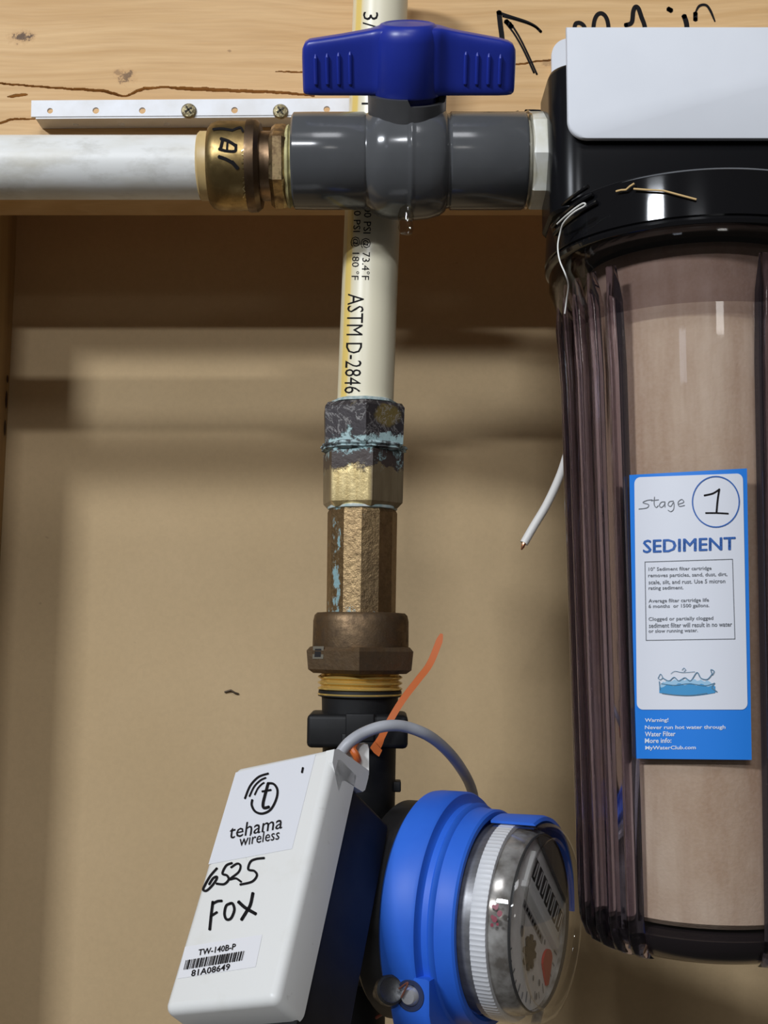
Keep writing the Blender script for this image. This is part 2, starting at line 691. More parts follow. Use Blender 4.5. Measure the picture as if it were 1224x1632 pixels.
def rail():
    A, B = P(50, 160, YR), P(558, 153, YR)
    h = 27 * S(50, 170, YR)
    u = (B - A).normalized()
    v = Vector((0, 0, -1))
    M = Matrix((u, Vector((0, 1, 0)), -v)).transposed().to_4x4()
    M.translation = A
    t = thing('mounting_rail', 'white punched metal rail screwed to the pine board above the white pipe', 'rail', M)
    L = (B - A).length
    k = S(50, 170, YR)
    bm = bmesh.new()
    holes = [(30 * k, 18.5 * k - .0003, 4.6 * k), (103 * k, 17.5 * k, 5.2 * k), (177 * k, 18 * k, 5.2 * k), (324 * k, 18.5 * k, 5.2 * k), (471 * k, 18 * k, 5.2 * k)]
    m2 = MB()

    def plate(L0, L1, h0, h1, hs, to3):
        """flat plate with round holes: cells around each hole, strips between"""
        cuts = sorted([L0, L1] + [q for x, z, r in hs for q in (x - r * 1.7, x + r * 1.7)])
        for i in range(len(cuts) - 1):
            a, b = cuts[i], cuts[i + 1]
            hit = [q for q in hs if a < q[0] < b]
            for d in (0, 1):
                if hit:
                    x, z, r = hit[0]
                    n = 32
                    outer = []
                    for j in range(n):
                        an = 2 * math.pi * j / n
                        cx, sz = math.cos(an), math.sin(an)
                        s = min((b - x if cx > 0 else x - a) / max(abs(cx), 1e-6), (h1 - z if sz > 0 else z - h0) / max(abs(sz), 1e-6))
                        outer.append((x + cx * s, z + sz * s))
                    # corners need exact points
                    inner = [(x + r * math.cos(2 * math.pi * j / n), z + r * math.sin(2 * math.pi * j / n)) for j in range(n)]
                    for c in ((b, h1), (a, h1), (a, h0), (b, h0)):
                        an = math.atan2(c[1] - z, c[0] - x) % (2 * math.pi)
                        j = min(range(n), key=lambda q: abs((2 * math.pi * q / n - an + math.pi) % (2 * math.pi) - math.pi))
                        outer[j] = c
                    vs = [to3(p[0], p[1], d) for p in outer + inner]
                    m2.add(vs, [[j, (j + 1) % n, n + (j + 1) % n, n + j] for j in range(n)])
                    if d:
                        wall = [to3(p[0], p[1], 0) for p in inner] + [to3(p[0], p[1], 1) for p in inner]
                        m2.add(wall, [[j, (j + 1) % n, n + (j + 1) % n, n + j] for j in range(n)])
                else:
                    m2.add([to3(a, h0, d), to3(b, h0, d), to3(b, h1, d), to3(a, h1, d)], [[0, 1, 2, 3]])
        rim = [(L0, h0), (L1, h0), (L1, h1), (L0, h1)]
        m2.add([to3(*p, 0) for p in rim] + [to3(*p, 1) for p in rim], [[j, (j + 1) % 4, 4 + (j + 1) % 4, 4 + j] for j in range(4)])
    th = .0014
    plate(0, L, 0, h, holes, lambda x, z, d: M @ Vector((x, d * th, -z)))
    wholes = [(x, .0062, r * .95) for x, z, r in ((65 * k, 0, 5.2 * k), (139 * k, 0, 6 * k), (212 * k, 0, 6 * k), (286 * k, 0, 6 * k))]
    plate(7 * k, L, 0, .0105, wholes, lambda x, z, d: M @ Vector((x, .0004 + z, -h + .0002 + d * th - .001)))
    m2.build('rail_channel', WHITE_RAIL, t, angle=30)
    bm.free()
    SCREW = speckled('brassy_screw', (.42, .36, .20), (.16, .13, .08), 700, .45, .7, bump=.9)
    for sx in (301, 447):
        c = P(sx, 175.5, YR)
        Ms = frame(c, (0, -1, 0), (0, 0, -1))
        r = 12.2 * k
        q = MB().lathe([(r * .6, -.001), (r, 0), (r, .0005), (r * .85, .0012), (r * .5, .0016), (.0004, .0017)], Ms, 28)
        s_ = q.build('screw', SCREW, t)
        q = MB()
        for an in (0.6, 2.17):
            Mr = Ms @ Matrix.Translation((0, 0, .0016)) @ Matrix.Rotation(an, 4, 'Z')
            q.box(Mr, (-r * .55, -r * .1, -.0003), (r * .55, r * .1, .0003))
        q.build('screw_slot', plain('screw_recess', (.05, .045, .03), .8), s_, angle=0)
    # pale felt-like grounds showing in the empty holes
    return t


rail()

# ------------------------------------------------------------------ horizontal run: pipe, brass coupling, valve, adapter
YV = -0.030
kv = S(600, 260, YV)
Oh = P(-60, 267, YV)


def px_axis(y):     # horizontal axis frame, Z along +X, base at pixel x=0
    o = P(0, y, YV)
    return frame(o, (1, 0, 0))


def hx(x, M):       # pixel x to distance along the horizontal axis
    return P(x, 265, YV).x - M.translation.x


def m_wpipe():
    m = Mat('white_pipe_plastic', rough=.38)
    n = m.noise(120, m.co((1, 1, .45)), detail=5, rough=.65)
    n2 = m.noise(45, m.co((1.6, 1.6, .6), (1, 4, 0)), detail=4)
    c = m.mix(m.ramp(n, (.50, 0.0), (.78, .75)), (.80, .80, .77), (.44, .42, .36))
    c = m.mix(m.ramp(n2, (.48, 0.0), (.7, .6)), c, (.60, .56, .45))
    m.set('Base Color', c)
    return m.m


M = px_axis(267)
mb = MB().lathe([(.0095, hx(-700, M)), (50 * kv, hx(-700, M)), (50 * kv, hx(322, M)), (.0095, hx(322, M))], M, 64)
tag(mb.build('water_pipe', m_wpipe(), M=M), 'smudged white plastic pipe running in from the left to the brass coupling', 'pipe')


def m_brass(name, base, dark, lo=.4, hi=.62, rough=.34, scale=70, verd=None, metal=1.0, bump=.1):
    m = Mat(name, base, rough, metal)
    n = m.noise(scale, m.co(), detail=5, rough=.65)
    f = m.ramp(n, (lo, 0.0), (hi, 1.0))
    c = m.mix(f, base, dark)
    m.set('Roughness', m.math('ADD', m.math('MULTIPLY', f, .25), rough))
    if verd:
        n2 = m.noise(verd[0], m.co((1, 1, 1), (7, 3, 1)), detail=5, rough=.7)
        fv = m.ramp(n2, (verd[1], 0.0), (verd[1] + .05, 1.0))
        c = m.mix(fv, c, (.25, .42, .42))
        m.set('Metallic', m.math('SUBTRACT', metal, m.math('MULTIPLY', fv, metal)))
    m.set('Base Color', c)
    m.bump(n, bump, .0005)
    return m.m


M = px_axis(265)
cp = thing('pipe_coupling', 'brass push-fit coupling with marker scrawl and tan collar, left of the grey valve', 'pipe fitting', M)
H = lambda x: hx(x, M)
TAN = speckled('tan_collar', (.62, .45, .20), (.52, .36, .15), 90, .45)
BR1 = m_brass('worn_brass', (.40, .285, .12), (.20, .135, .055), rough=.30)
BR2 = m_brass('dark_bronze', (.16, .105, .06), (.09, .06, .04), rough=.36)
BR3 = m_brass('old_brass_nut', (.34, .25, .13), (.15, .10, .055), .42, .6, .25, 160)
MB().lathe([(.0118, H(318)), (51 * kv, H(318)), (54 * kv, H(321)), (54 * kv, H(334)), (56 * kv, H(338)), (.0118, H(338))], M, 64).build('release_collar', TAN, cp)
MB().lathe([(.0118, H(335)), (60 * kv, H(335)), (66 * kv, H(340)), (69.5 * kv, H(350)), (70 * kv, H(375)), (69 * kv, H(396)), (.0118, H(396))], M, 72).build('coupling_body', BR1, cp)
MB().lathe([(50 * kv, H(395)), (71 * kv, H(396)), (72 * kv, H(400)), (71.5 * kv, H(410)), (66 * kv, H(417)), (50 * kv, H(418))], M, 72).build('rim', BR2, cp)
MB().lathe([(40 * kv, H(412)), (54 * kv, H(414)), (54 * kv, H(436)), (40 * kv, H(437))], M, 64).build('neck', m_brass('brown_neck', (.26, .17, .10), (.15, .10, .06), rough=.3), cp)
q = MB()
q.ngon([(52 * kv, H(431)), (62 * kv, H(433)), (67 * kv, H(439)), (67 * kv, H(453)), (62 * kv, H(461)), (52 * kv, H(463))], M, 6, math.radians(8))
q.build('hex_nut', BR3, cp, angle=10)
q = MB()
q.lathe([(50 * kv, H(455)), (62 * kv, H(458)), (64.5 * kv, H(462)), (60 * kv, H(465)), (63 * kv, H(468)), (50 * kv, H(469))], M, 64, rf=lambda a: 1 + .02 * math.sin(5 * a) + .015 * math.sin(11 * a))
q.build('thread_tape', speckled('yellow_tape', (.60, .54, .26), (.36, .32, .15), 240, .5, bump=.4), cp)
# pen marks and raised maker's marks on the coupling
K1 = lambda pts: [(x / 2.661, y / 2.661) for x, y in pts]
fc = on_cyl(M, lambda z: 70.6 * kv)
q = MB()
for s_, w in (([(938, 588), (968, 598), (1000, 618)], 5), ([(1000, 615), (996, 640), (960, 640), (930, 632)], 4.5), ([(945, 590), (935, 630)], 5),
              ([(965, 600), (962, 640)], 3.5), ([(930, 665), (958, 675), (985, 690)], 5.5), ([(985, 688), (1006, 712)], 6),
              ([(905, 548), (940, 545), (985, 552)], 4), ([(985, 552), (1018, 540), (1030, 556)], 3.5)):
    stroke(q, K1(s_), w, fc)
q.build('handwriting', INK, cp, angle=0)
q = MB()
fr_ = on_cyl(M, lambda z: 70.8 * kv)
for s_ in ([(1025, 640), (1052, 618)], [(1026, 655), (1050, 660), (1030, 672)], [(1024, 690), (1052, 682)], [(1026, 712), (1050, 704), (1036, 730), (1052, 742)],
           [(1030, 752), (1048, 760), (1034, 772)], [(1030, 800), (1042, 786), (1054, 800), (1042, 812), (1030, 800)], [(1032, 838), (1040, 822), (1052, 832), (1044, 846)],
           [(1036, 615), (1048, 630)], [(1030, 775), (1052, 778)]):
    stroke(q, K1(s_), 1.7, fr_)
q.build('raised_mark', plain('polished_brass', (.70, .55, .28), .25, 1.0), cp, angle=0)

# ball valve
M = px_axis(257)
H = lambda x: hx(x, M)
bv = thing('ball_valve', 'grey plastic ball valve with a blue wing handle in front of the board', 'valve', M)
GREY = speckled('grey_pvc', (.074, .077, .081), (.092, .095, .099), 35, .15, bump=.015)
prof = [(40, 467), (71, 467), (75, 470), (75.5, 500), (75.5, 580), (73, 584), (74, 587), (79, 592), (86, 603), (90, 620), (92, 646), (92.6, 651), (93.4, 653), (93.4, 656), (92.4, 658), (92, 662), (90, 682), (85, 700),
        (79, 709), (74, 712), (73, 715), (76, 718), (76, 832), (73, 836.5), (40, 836.5)]
MB().lathe([(r * kv, H(x)) for r, x in prof], M, 96).build('valve_body', GREY, bv)
DGREY = speckled('dark_grey_pvc', (.050, .050, .052), (.065, .065, .066), 50, .42)
axx, axz = P(648, 257, YV).x, M.translation.z
# the stem leans towards the viewer
LEAN = math.radians(34)
sd = Vector((0, -math.sin(LEAN), math.cos(LEAN)))
Mh = frame(Vector((axx, YV, axz)), sd, (0, -math.cos(LEAN), -math.sin(LEAN)))


def hz(y):           # pixel y to height along the leaning stem
    lo, hi = -.03, .12
    for _ in range(40):
        mid = (lo + hi) / 2
        p = Mh.translation + sd * mid - CAM
        if 816 - F * p.dot(UP) / p.dot(FWD) > y:
            lo = mid
        else:
            hi = mid
    return lo


# stem collar, cut lower on its right half
q = MB()
n = 72
rr, ri = 60.5 * kv, 50 * kv
rings = [[], [], [], []]
for j in range(n):
    a = 2 * math.pi * j / n
    c, s_ = math.cos(a), math.sin(a)
    deg = math.degrees(a) % 360          # -Y front is 270
    low = 272 < deg < 352
    zt = hz(160) if low else hz(149)
    d = 1.012 if not low else .985
    rings[0].append(Mh @ Vector((rr * c, rr * s_, hz(215))))
    rings[1].append(Mh @ Vector((rr * c * d, rr * s_ * d, zt)))
    rings[2].append(Mh @ Vector((ri * c, ri * s_, zt)))
    rings[3].append(Mh @ Vector((ri * c, ri * s_, hz(215))))
q.rings(rings, False, False)
q.build('stem_collar', DGREY, bv, angle=30)


def m_blue():
    m = Mat('blue_plastic', (.012, .028, .30), .36)
    n = m.noise(60, detail=3)
    m.set('Base Color', m.mix(n, (.011, .026, .26), (.016, .034, .34)))
    return m.m


BLUE = m_blue()
q = MB()
wl = [(482, 88, 143, 1.5), (483, 76, 147, 3.2), (487, 67, 149, 4.2), (494, 62.5, 150, 4.7), (510, 60, 150.5, 4.9), (545, 54.5, 150.5, 5.0), (575, 49, 150.5, 5.2), (590, 46, 150.5, 5.5), (598, 43.5, 150, 6.1), (604, 42, 150, 7.2), (612, 41, 150, 8.6),
      (652, 40, 150, 9), (692, 41, 150, 8.6), (700, 42, 150, 7.2), (706, 43.5, 150, 6.1), (714, 46, 150.5, 5.5), (730, 49.5, 150.5, 5.2), (765, 56, 150.5, 5.0), (792, 61, 150.5, 4.9), (806, 65, 150, 4.7), (813, 69, 149, 4.2), (817, 77, 146, 3.2), (818.5, 92, 142, 1.5)]
rings = []
for x, yt, yb_, hd_ in wl:
    zt, zb = hz(yt), hz(yb_)
    X = (x - 648) * kv * .972
    ring = []
    for j in range(40):
        a = 2 * math.pi * j / 40
        c, s_ = math.cos(a), math.sin(a)
        e = 2 / 6.0
        yy = abs(c) ** e * (1 if c >= 0 else -1) * hd_ * .001
        zz = abs(s_) ** e * (1 if s_ >= 0 else -1)
        ring.append(Mh @ Vector((X, yy, (zt + zb) / 2 + zz * (zt - zb) / 2)))
    rings.append(ring)
q.rings(rings)
q.lathe([(9.5e-3, hz(150)), (51.5 * kv, hz(150.5)), (53.5 * kv, hz(147)), (52.5 * kv, hz(62)), (50.5 * kv, hz(51)), (46 * kv, hz(43)), (41 * kv, hz(38)), (37 * kv, hz(36.5)), (34 * kv, hz(38)), (31 * kv, hz(38)), (10 * kv, hz(36.5)), (.1 * kv, hz(36.3))], Mh, 80)
hd = q.build('handle', BLUE, bv, angle=50)
for x in (504, 522, 540, 558, 739, 757, 775, 793):
    yt = 80 - (abs(x - 650) - 90) * -.10
    X = (x - 648) * kv * .972
    zt, zb = hz(yt), hz(134)
    pts = [Mh @ Vector((X, -.0046, zt + .0004)), Mh @ Vector((X, -.0052, zt - .0008)), Mh @ Vector((X, -.0052, zb + .001)), Mh @ Vector((X, -.0046, zb))]
    MB().tube(pts, [.0003, .00075, .00075, .0003], 10).build('grip_rib', BLUE, hd)
MB().lathe([(8e-3, hz(215)), (45 * kv, hz(215)), (45 * kv, hz(135)), (8e-3, hz(135))], Mh, 48).build('stem', plain('dark_blue_stem', (.010, .020, .17), .4), bv)
# clear sealant that ran down and set under the ball
SEAL = clear('clear_sealant', (.93, .92, .88), .04, (.55, .5, .42))
c = P(648, 352, YV - .012)
q = MB()
Ms = frame(c, (0, 0, -1))
q.lathe([(.0001, -.0065), (.0022, -.005), (.0030, -.002), (.0026, .001), (.0029, .0028), (.0021, .0048), (.0001, .0056)], Ms, 28, rf=lambda a: 1 + .12 * math.sin(3 * a + 1))
q.build('sealant_drip', SEAL, bv)

# white threaded adapter
M = px_axis(256)
H = lambda x: hx(x, M)
ad = thing('pipe_adapter', 'short white hex adapter between the grey valve and the black filter head', 'pipe fitting', M)
WPL = speckled('white_adapter', (.74, .74, .68), (.62, .60, .48), 130, .4, bump=.12)
MB().ngon([(60 * kv, H(841)), (75 * kv, H(843)), (76.5 * kv, H(846)), (76.5 * kv, H(882)), (60 * kv, H(884))], M, 8, math.radians(12)).build('hex_body', WPL, ad, angle=10)
MB().lathe([(50 * kv, H(834)), (74 * kv, H(835)), (76 * kv, H(839)), (74 * kv, H(843)), (50 * kv, H(845))], M, 64, rf=lambda a: 1 + .012 * math.sin(4 * a)).build('glue_bead', SEAL, ad)
MB().lathe([(40 * kv, H(825)), (62 * kv, H(830)), (62 * kv, H(900)), (40 * kv, H(900))], M, 64).build('spigot', WPL, ad)

# ------------------------------------------------------------------ vertical run
A0, A1 = P(606.5, 0, 0), P(582, 648, 0)
d = (A0 - A1).normalized()
Mp = frame(A1 - d * .006, d)
Rp = 44.6 * S(590, 500, 0)
L = (A0 - Mp.translation).length + .02


def m_cpvc():
    m = Mat('cream_cpvc', rough=.33)
    o = m.xyz()
    n = m.noise(40, detail=3)
    ang = m.math('DIVIDE', o[0], Rp)         # sideways place on the pipe
    w = m.math('ADD', ang, m.math('MULTIPLY', m.math('SUBTRACT', n, .5), .07))
    yel = m.ramp(m.math('ADD', m.math('MULTIPLY', w, .5), .5), (.0, .05), (.055, .25), (.085, .85), (.16, .85), (.19, .25), (.24, 0.0))
    front = m.math('LESS_THAN', o[1], 0.0)
    c = m.mix(m.math('MULTIPLY', yel, front), (.80, .74, .55), (.80, .56, .10))
    m.set('Base Color', c)
    return m.m


cpv = thing('water_pipe', 'cream plastic pipe with yellow stripe and printed lettering, rising behind the blue handle', 'pipe', Mp)
MB().lathe([(.008, 0), (Rp, 0), (Rp, L), (.008, L)], Mp, 72).build('pipe_tube', m_cpvc(), cpv)
fp = on_cyl(Mp, lambda z: Rp + .00012)
tx = lambda y: 606.5 + (582 - 606.5) * y / 648       # pixel x of the pipe axis


def pipe_text(s, y0, y1, x_lo, x_hi, bold=.0):
    """lettering that reads downwards; x_lo and x_hi are the offsets from the axis of its foot and its top"""
    q = MB()
    A = (tx(y0) + x_lo, y0)
    B = (tx(y1) + x_lo, y1)
    text(q, s, A, B, (x_hi - x_lo, 0), fp, bold=bold, cut=5)
    return q.build('printed_text', INK, cpv, angle=0)


pipe_text('ASTM D-2846', 468, 627, -34.5, -8.5, -.004)
pipe_text('400 PSI @ 73.4°F', 321, 446, -17, -1)
pipe_text('100 PSI @ 180 °F', 321, 446, -33, -18)
pipe_text('3/4', 19, 62, -27, -3, -.004)
pipe_text('I', 163.5, 166.5, -24, -9)

YM = 0.0
mx = lambda y: 580 - (y - 640) * .0135           # pixel x of the axis of the meter run
VA, VB = P(mx(640), 640, YM), P(mx(1640), 1640, YM)
vd = (VA - VB).normalized()
Mv = frame(P(mx(1400), 1400, YM), vd)


def vy(y):           # pixel y to height along the meter run's axis
    return (P(mx(y), y, YM) - Mv.translation).dot(vd)


kb = S(580, 900, YM)


def place(y):
    T = Mv.copy()
    T.translation = Mv @ Vector((0, 0, vy(y)))
    return T


def vprof(y0, pts):
    return [(r * S(mx(y), y, YM), vy(y) - vy(y0)) for y, r in pts]


def m_patina(name, base, dark, verd, zc, lo, hi, scale=110, rough=.42):
    """brass with a dark crust and pale green bloom; the bloom is denser near the height zc of its own joint"""
    m = Mat(name, base, rough, 1.0)
    o = m.xyz()
    n = m.noise(scale, detail=6, rough=.7)
    f = m.ramp(n, (lo, 0.0), (hi, 1.0))
    c = m.mix(f, base, dark)
    n2 = m.noise(scale * 1.6, m.co((1, 1, 1), (9, 2, 5)), detail=6, rough=.75)
    near = m.math('SUBTRACT', 1.0, m.math('MULTIPLY', m.math('ABSOLUTE', m.math('SUBTRACT', o[2], zc)), 1 / .0065), True)
    g = m.ramp(m.math('ADD', n2, m.math('MULTIPLY', near, .20)), (verd, 0.0), (verd + .05, 1.0))
    px_ = m.math('DIVIDE', m.math('SUBTRACT', o[0], .0095), .0062)
    pz_ = m.math('DIVIDE', m.math('SUBTRACT', o[2], .0115), .0052)
    pr = m.math('ADD', m.math('ADD', m.math('MULTIPLY', px_, px_), m.math('MULTIPLY', pz_, pz_)), m.math('MULTIPLY', m.math('SUBTRACT', n, .5), 2.2))
    c = m.mix(m.ramp(pr, (.55, .9), (.95, 0.0)), c, (.20, .145, .045))
    vein = m.ramp(m.math('ABSOLUTE', m.math('SUBTRACT', m.noise(95, m.co((1, 1, 1), (4, 8, 2)), detail=5, rough=.65, dist=1.5), .5)), (.0, .55), (.022, 0.0))
    c = m.mix(vein, c, (.42, .40, .38))
    c = m.mix(g, c, (.36, .50, .50))
    m.set('Base Color', c)
    m.set('Metallic', m.math('SUBTRACT', 1.0, m.math('MAXIMUM', g, m.math('MULTIPLY', f, .6))))
    m.set('Roughness', m.math('ADD', m.math('MULTIPLY', m.math('MAXIMUM', f, g), .18), rough))
    m.bump(m.math('ADD', n, m.math('MULTIPLY', g, 1.2)), .5, .0009)
    return m.m


# upper corroded nut
T = place(715)
nu = thing('pipe_nut', 'dark corroded hex nut crusted with pale green where the cream pipe enters', 'nut', T)
hb = vy(645) - vy(715)
q = MB().ngon(vprof(715, [(718, 50), (717, 64), (712, 70), (655, 72), (648, 67), (646, 50)]), T, 6, math.radians(-86))
q.build('hex_body', m_patina('crusted_brass', (.40, .30, .10), (.045, .038, .040), .625, .0015, .30, .40, 70, .32), nu, angle=10)
q = MB().lathe(vprof(715, [(648, 45), (645, 52), (641, 51), (639, 45.5)]), T, 48, rf=lambda a: 1 + .02 * math.sin(5 * a) + .02 * math.sin(8 * a + 1))
q.build('green_crust', speckled('verdigris', (.24, .34, .34), (.50, .55, .52), 500, .8, bump=.8), nu)
q = MB().lathe(vprof(715, [(709, 60), (711, 66), (714, 67.5), (717, 64), (719, 66), (722, 58)]), T, 64, rf=lambda a: 1 + .025 * math.sin(5 * a) + .03 * math.sin(9 * a + 1) + .02 * math.sin(17 * a))
q.build('green_crust', speckled('verdigris_dark', (.055, .055, .055), (.42, .55, .56), 330, .75, lo=.42, hi=.56, bump=1), nu)

# lower hex adapter
T = place(810)
ha = thing('hex_adapter', 'brass hex adapter with a scraped shiny face below the corroded nut', 'pipe fitting', T)


def m_scraped():
    m = Mat('scraped_brass', (.60, .45, .20), .30, 1.0)
    o = m.xyz()
    n = m.noise(130, m.co((1, 1, 1)), detail=6, rough=.7)
    top = vy(722) - vy(810)
    up = m.math('DIVIDE', o[2], top)
    edge = m.math('ADD', up, m.math('MULTIPLY', m.math('SUBTRACT', n, .5), .55))
    side = m.math('DIVIDE', m.math('ABSOLUTE', m.math('ADD', o[0], .0045)), .0085)
    f = m.math('MAXIMUM', m.ramp(edge, (.62, 0.0), (.70, 1.0)), m.math('MULTIPLY', m.ramp(side, (.8, 0.0), (1.05, 1.0)), .8))
    sc_ = m.noise(300, m.co((1, 1, .12)), detail=3)
    c = m.mix(m.ramp(sc_, (.4, 0.0), (.65, .7)), (.86, .68, .34), (.50, .35, .13))
    c = m.mix(f, c, (.060, .045, .040))
    g = m.ramp(m.math('ADD', m.noise(210, m.co((1, 1, 1), (3, 6, 1)), detail=6, rough=.75), m.math('MULTIPLY', m.ramp(up, (.8, 0.0), (1.0, 1.0)), .15)), (.60, 0.0), (.66, 1.0))
    g = m.math('MULTIPLY', g, m.ramp(up, (.55, 0.0), (.8, 1.0)))
    c = m.mix(g, c, (.30, .44, .45))
    m.set('Base Color', c)
    m.set('Metallic', m.math('SUBTRACT', .75, m.math('MAXIMUM', m.math('MULTIPLY', f, .6), m.math('MULTIPLY', g, .75))))
    m.bump(m.math('ADD', m.math('MULTIPLY', f, .8), m.math('MULTIPLY', n, .6)), .4, .0009)
    return m.m


q = MB().ngon(vprof(810, [(812, 50), (811, 58), (803, 66), (795, 66.5), (724, 67), (720, 63), (718, 48)]), T, 6, math.radians(-76))
q.build('hex_body', m_scraped(), ha, angle=10)
q = MB().lathe(vprof(810, [(805, 50), (808, 54), (809, 55.5), (812, 55), (814, 50)]), T, 64, rf=lambda a: 1 + .012 * math.sin(3 * a) + .01 * math.sin(9 * a))
q.build('white_tape', speckled('white_tape', (.66, .68, .65), (.28, .45, .45), 190, .6, bump=.5), ha)

# octagonal tailpiece
T = place(975)
tp = thing('tailpiece', 'long many-sided bronze tailpiece with green stains between hex adapter and union nut', 'pipe fitting', T)


def m_tail():
    m = Mat('cast_bronze', (.36, .25, .13), .45, 1.0)
    n = m.noise(420, detail=5, rough=.7)
    n2 = m.noise(60, m.co((1, 1, .6)), detail=4)
    c = m.mix(m.ramp(n, (.35, 0.0), (.7, 1.0)), (.40, .28, .145), (.23, .155, .08))
    c = m.mix(m.ramp(n2, (.45, 0.0), (.7, .5)), c, (.16, .115, .075))
    o = m.xyz()
    lft = m.math('SUBTRACT', 1.0, m.math('MULTIPLY', m.math('ABSOLUTE', m.math('ADD', o[0], .0092)), 1 / .0042), True)
    z = m.math('MULTIPLY', m.math('ABSOLUTE', m.math('SUBTRACT', o[2], vy(905) - vy(975))), 1 / .02)
    zz = m.math('SUBTRACT', 1.0, z, True)
    g = m.math('ADD', m.noise(150, m.co((1, 1, .6), (2, 2, 2)), detail=6, rough=.7), m.math('MULTIPLY', m.math('MULTIPLY', lft, .22), m.math('ADD', .45, m.math('MULTIPLY', zz, .55))))
    ft = m.math('SUBTRACT', 1.0, m.math('DIVIDE', o[2], .006), True)
    g = m.math('ADD', g, m.math('MULTIPLY', ft, .10))
    g = m.ramp(g, (.66, 0.0), (.71, 1.0))
    c = m.mix(g, c, (.24, .38, .40))
    m.set('Base Color', c)
    m.set('Metallic', m.math('SUBTRACT', 1.0, g))
    m.bump(n, .55, .0007)
    return m.m


q = MB().ngon(vprof(975, [(990, 44), (982, 55), (818, 55.5), (813, 53), (811, 44)]), T, 12, math.radians(-90))
q.build('faceted_body', m_tail(), tp, angle=10)

# union nut
T = place(1072)
un = thing('union_nut', 'wide brown bronze union nut with a small square hole above the brass threads', 'nut', T)
BRZ = m_brass('brown_bronze', (.205, .135, .075), (.12, .082, .05), .38, .68, .46, 260, metal=.9, bump=.5)
MB().lathe(vprof(1072, [(1040, 60), (1040, 75), (1030, 76.5), (990, 76), (981, 74), (977, 70), (976, 56)]), T, 72).build('round_collar', BRZ, un, angle=40)
q = MB()
HEXN = [(1073, 62), (1072, 84), (1066, 93), (1037, 96), (1031, 90), (1029, 62)]
q.ngon(vprof(1072, HEXN), T, 6, math.radians(-90))
q.build('hex_flange', BRZ, un, angle=10)
hn = (T.to_3x3() @ Vector((-.5, -.8660254, 0))).normalized()
ha_ = 95 * S(mx(1050), 1050, YM) * .8660254
fh = on_plane(T @ Vector((0, 0, 0)) + hn * (ha_ + .0001), hn)
q = MB()
patch(q, ((499, 1030), (516, 1030), (515, 1050), (498, 1050)), fh, 3, 3)
sq = q.build('seal_hole_rim', plain('worn_bronze_edge', (.19, .17, .13), .5, .5), un, angle=0)
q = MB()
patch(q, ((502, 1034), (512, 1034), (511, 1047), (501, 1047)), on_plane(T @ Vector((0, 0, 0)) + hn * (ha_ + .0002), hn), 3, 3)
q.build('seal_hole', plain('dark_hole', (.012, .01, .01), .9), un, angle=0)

# ------------------------------------------------------------------ water meter
T = place(1440)
wm = thing('water_meter', 'black plastic water meter with a blue ring and clear dial facing right', 'water meter', T)
BLK = speckled('black_nylon', (.006, .006, .0065), (.011, .011, .0115), 120, .55, bump=.06, Specular_IOR_Level=.3)
GOLD = plain('bright_brass', (.72, .50, .15), .22, .6)
q = MB()
pr = []
for i in range(5):
    y = 1066 + i * 9
    pr += [(y, 62), (y + 3, 67.5), (y + 5, 67.5), (y + 8, 62)]
q.lathe(vprof(1440, [(1062, 45)] + pr + [(1108, 45)]), T, 64)
q.build('threaded_sleeve', GOLD, wm, angle=25)
q = MB()
q.lathe(vprof(1440, [(1099, 50), (1100, 66), (1109, 67), (1111, 61), (1140, 60), (1195, 58.5), (1300, 58), (1400, 60), (1500, 56), (1545, 50), (1560, 47), (1680, 47), (1680, 20)]), T, 64)
q.build('meter_body', BLK, wm, angle=40)
zc = lambda y: vy(y) - vy(1440)
q = MB()
q.box(T, (-79 * kb, -.0165, zc(1187)), (75 * kb, .012, zc(1135)), .0018)
q.build('wrench_block', BLK, wm)
q = MB()
q.box(T, (-20 * kb, -.0178, zc(1176)), (24 * kb, -.014, zc(1133)), .0006)
q.box(T, (-26 * kb, -.0172, zc(1190)), (24 * kb, -.014, zc(1164)), .0006)
q.build('step_pad', BLK, wm)
q = MB()
q.box(T, (50 * kb, -.004, zc(1260)), (66 * kb, .004, zc(1243)), .0006)
q.build('side_tab', BLK, wm)

AZ = math.radians(63)
nvec = Vector((math.sin(AZ), -math.cos(AZ), 0.0))
tvec = Vector((math.cos(AZ), math.sin(AZ), 0.0))      # across the dial, away from the camera
Od = P(mx(1437), 1437, 0)
Md = Matrix((tvec, Vector((0, 0, 1)), nvec)).transposed().to_4x4()
Md.translation = Od
mm = .001
MB().lathe([(.015, -.005), (.030, -.002), (.031, .0185), (.0385, .0190), (.0398, .0205), (.0398, .034), (.015, .034)], Md, 96).build('register_flange', speckled('worn_black', (.014, .014, .015), (.030, .030, .032), 70, .55, lo=.4, hi=.7), wm)
BL2 = speckled('bright_blue_plastic', (.022, .12, .62), (.028, .145, .68), 30, .48, Specular_IOR_Level=.35)
q = MB()
q.lathe([(.034, .031), (.0425, .0312), (.0440, .0325), (.0443, .0345), (.0443, .0440), (.0436, .0452), (.0415, .0456), (.0402, .0464), (.0400, .0485), (.0405, .0492), (.0400, .0500), (.0390, .0506), (.0386, .052),
         (.0385, .0570), (.0378, .0578), (.0360, .0578), (.034, .055)], Md, 128)
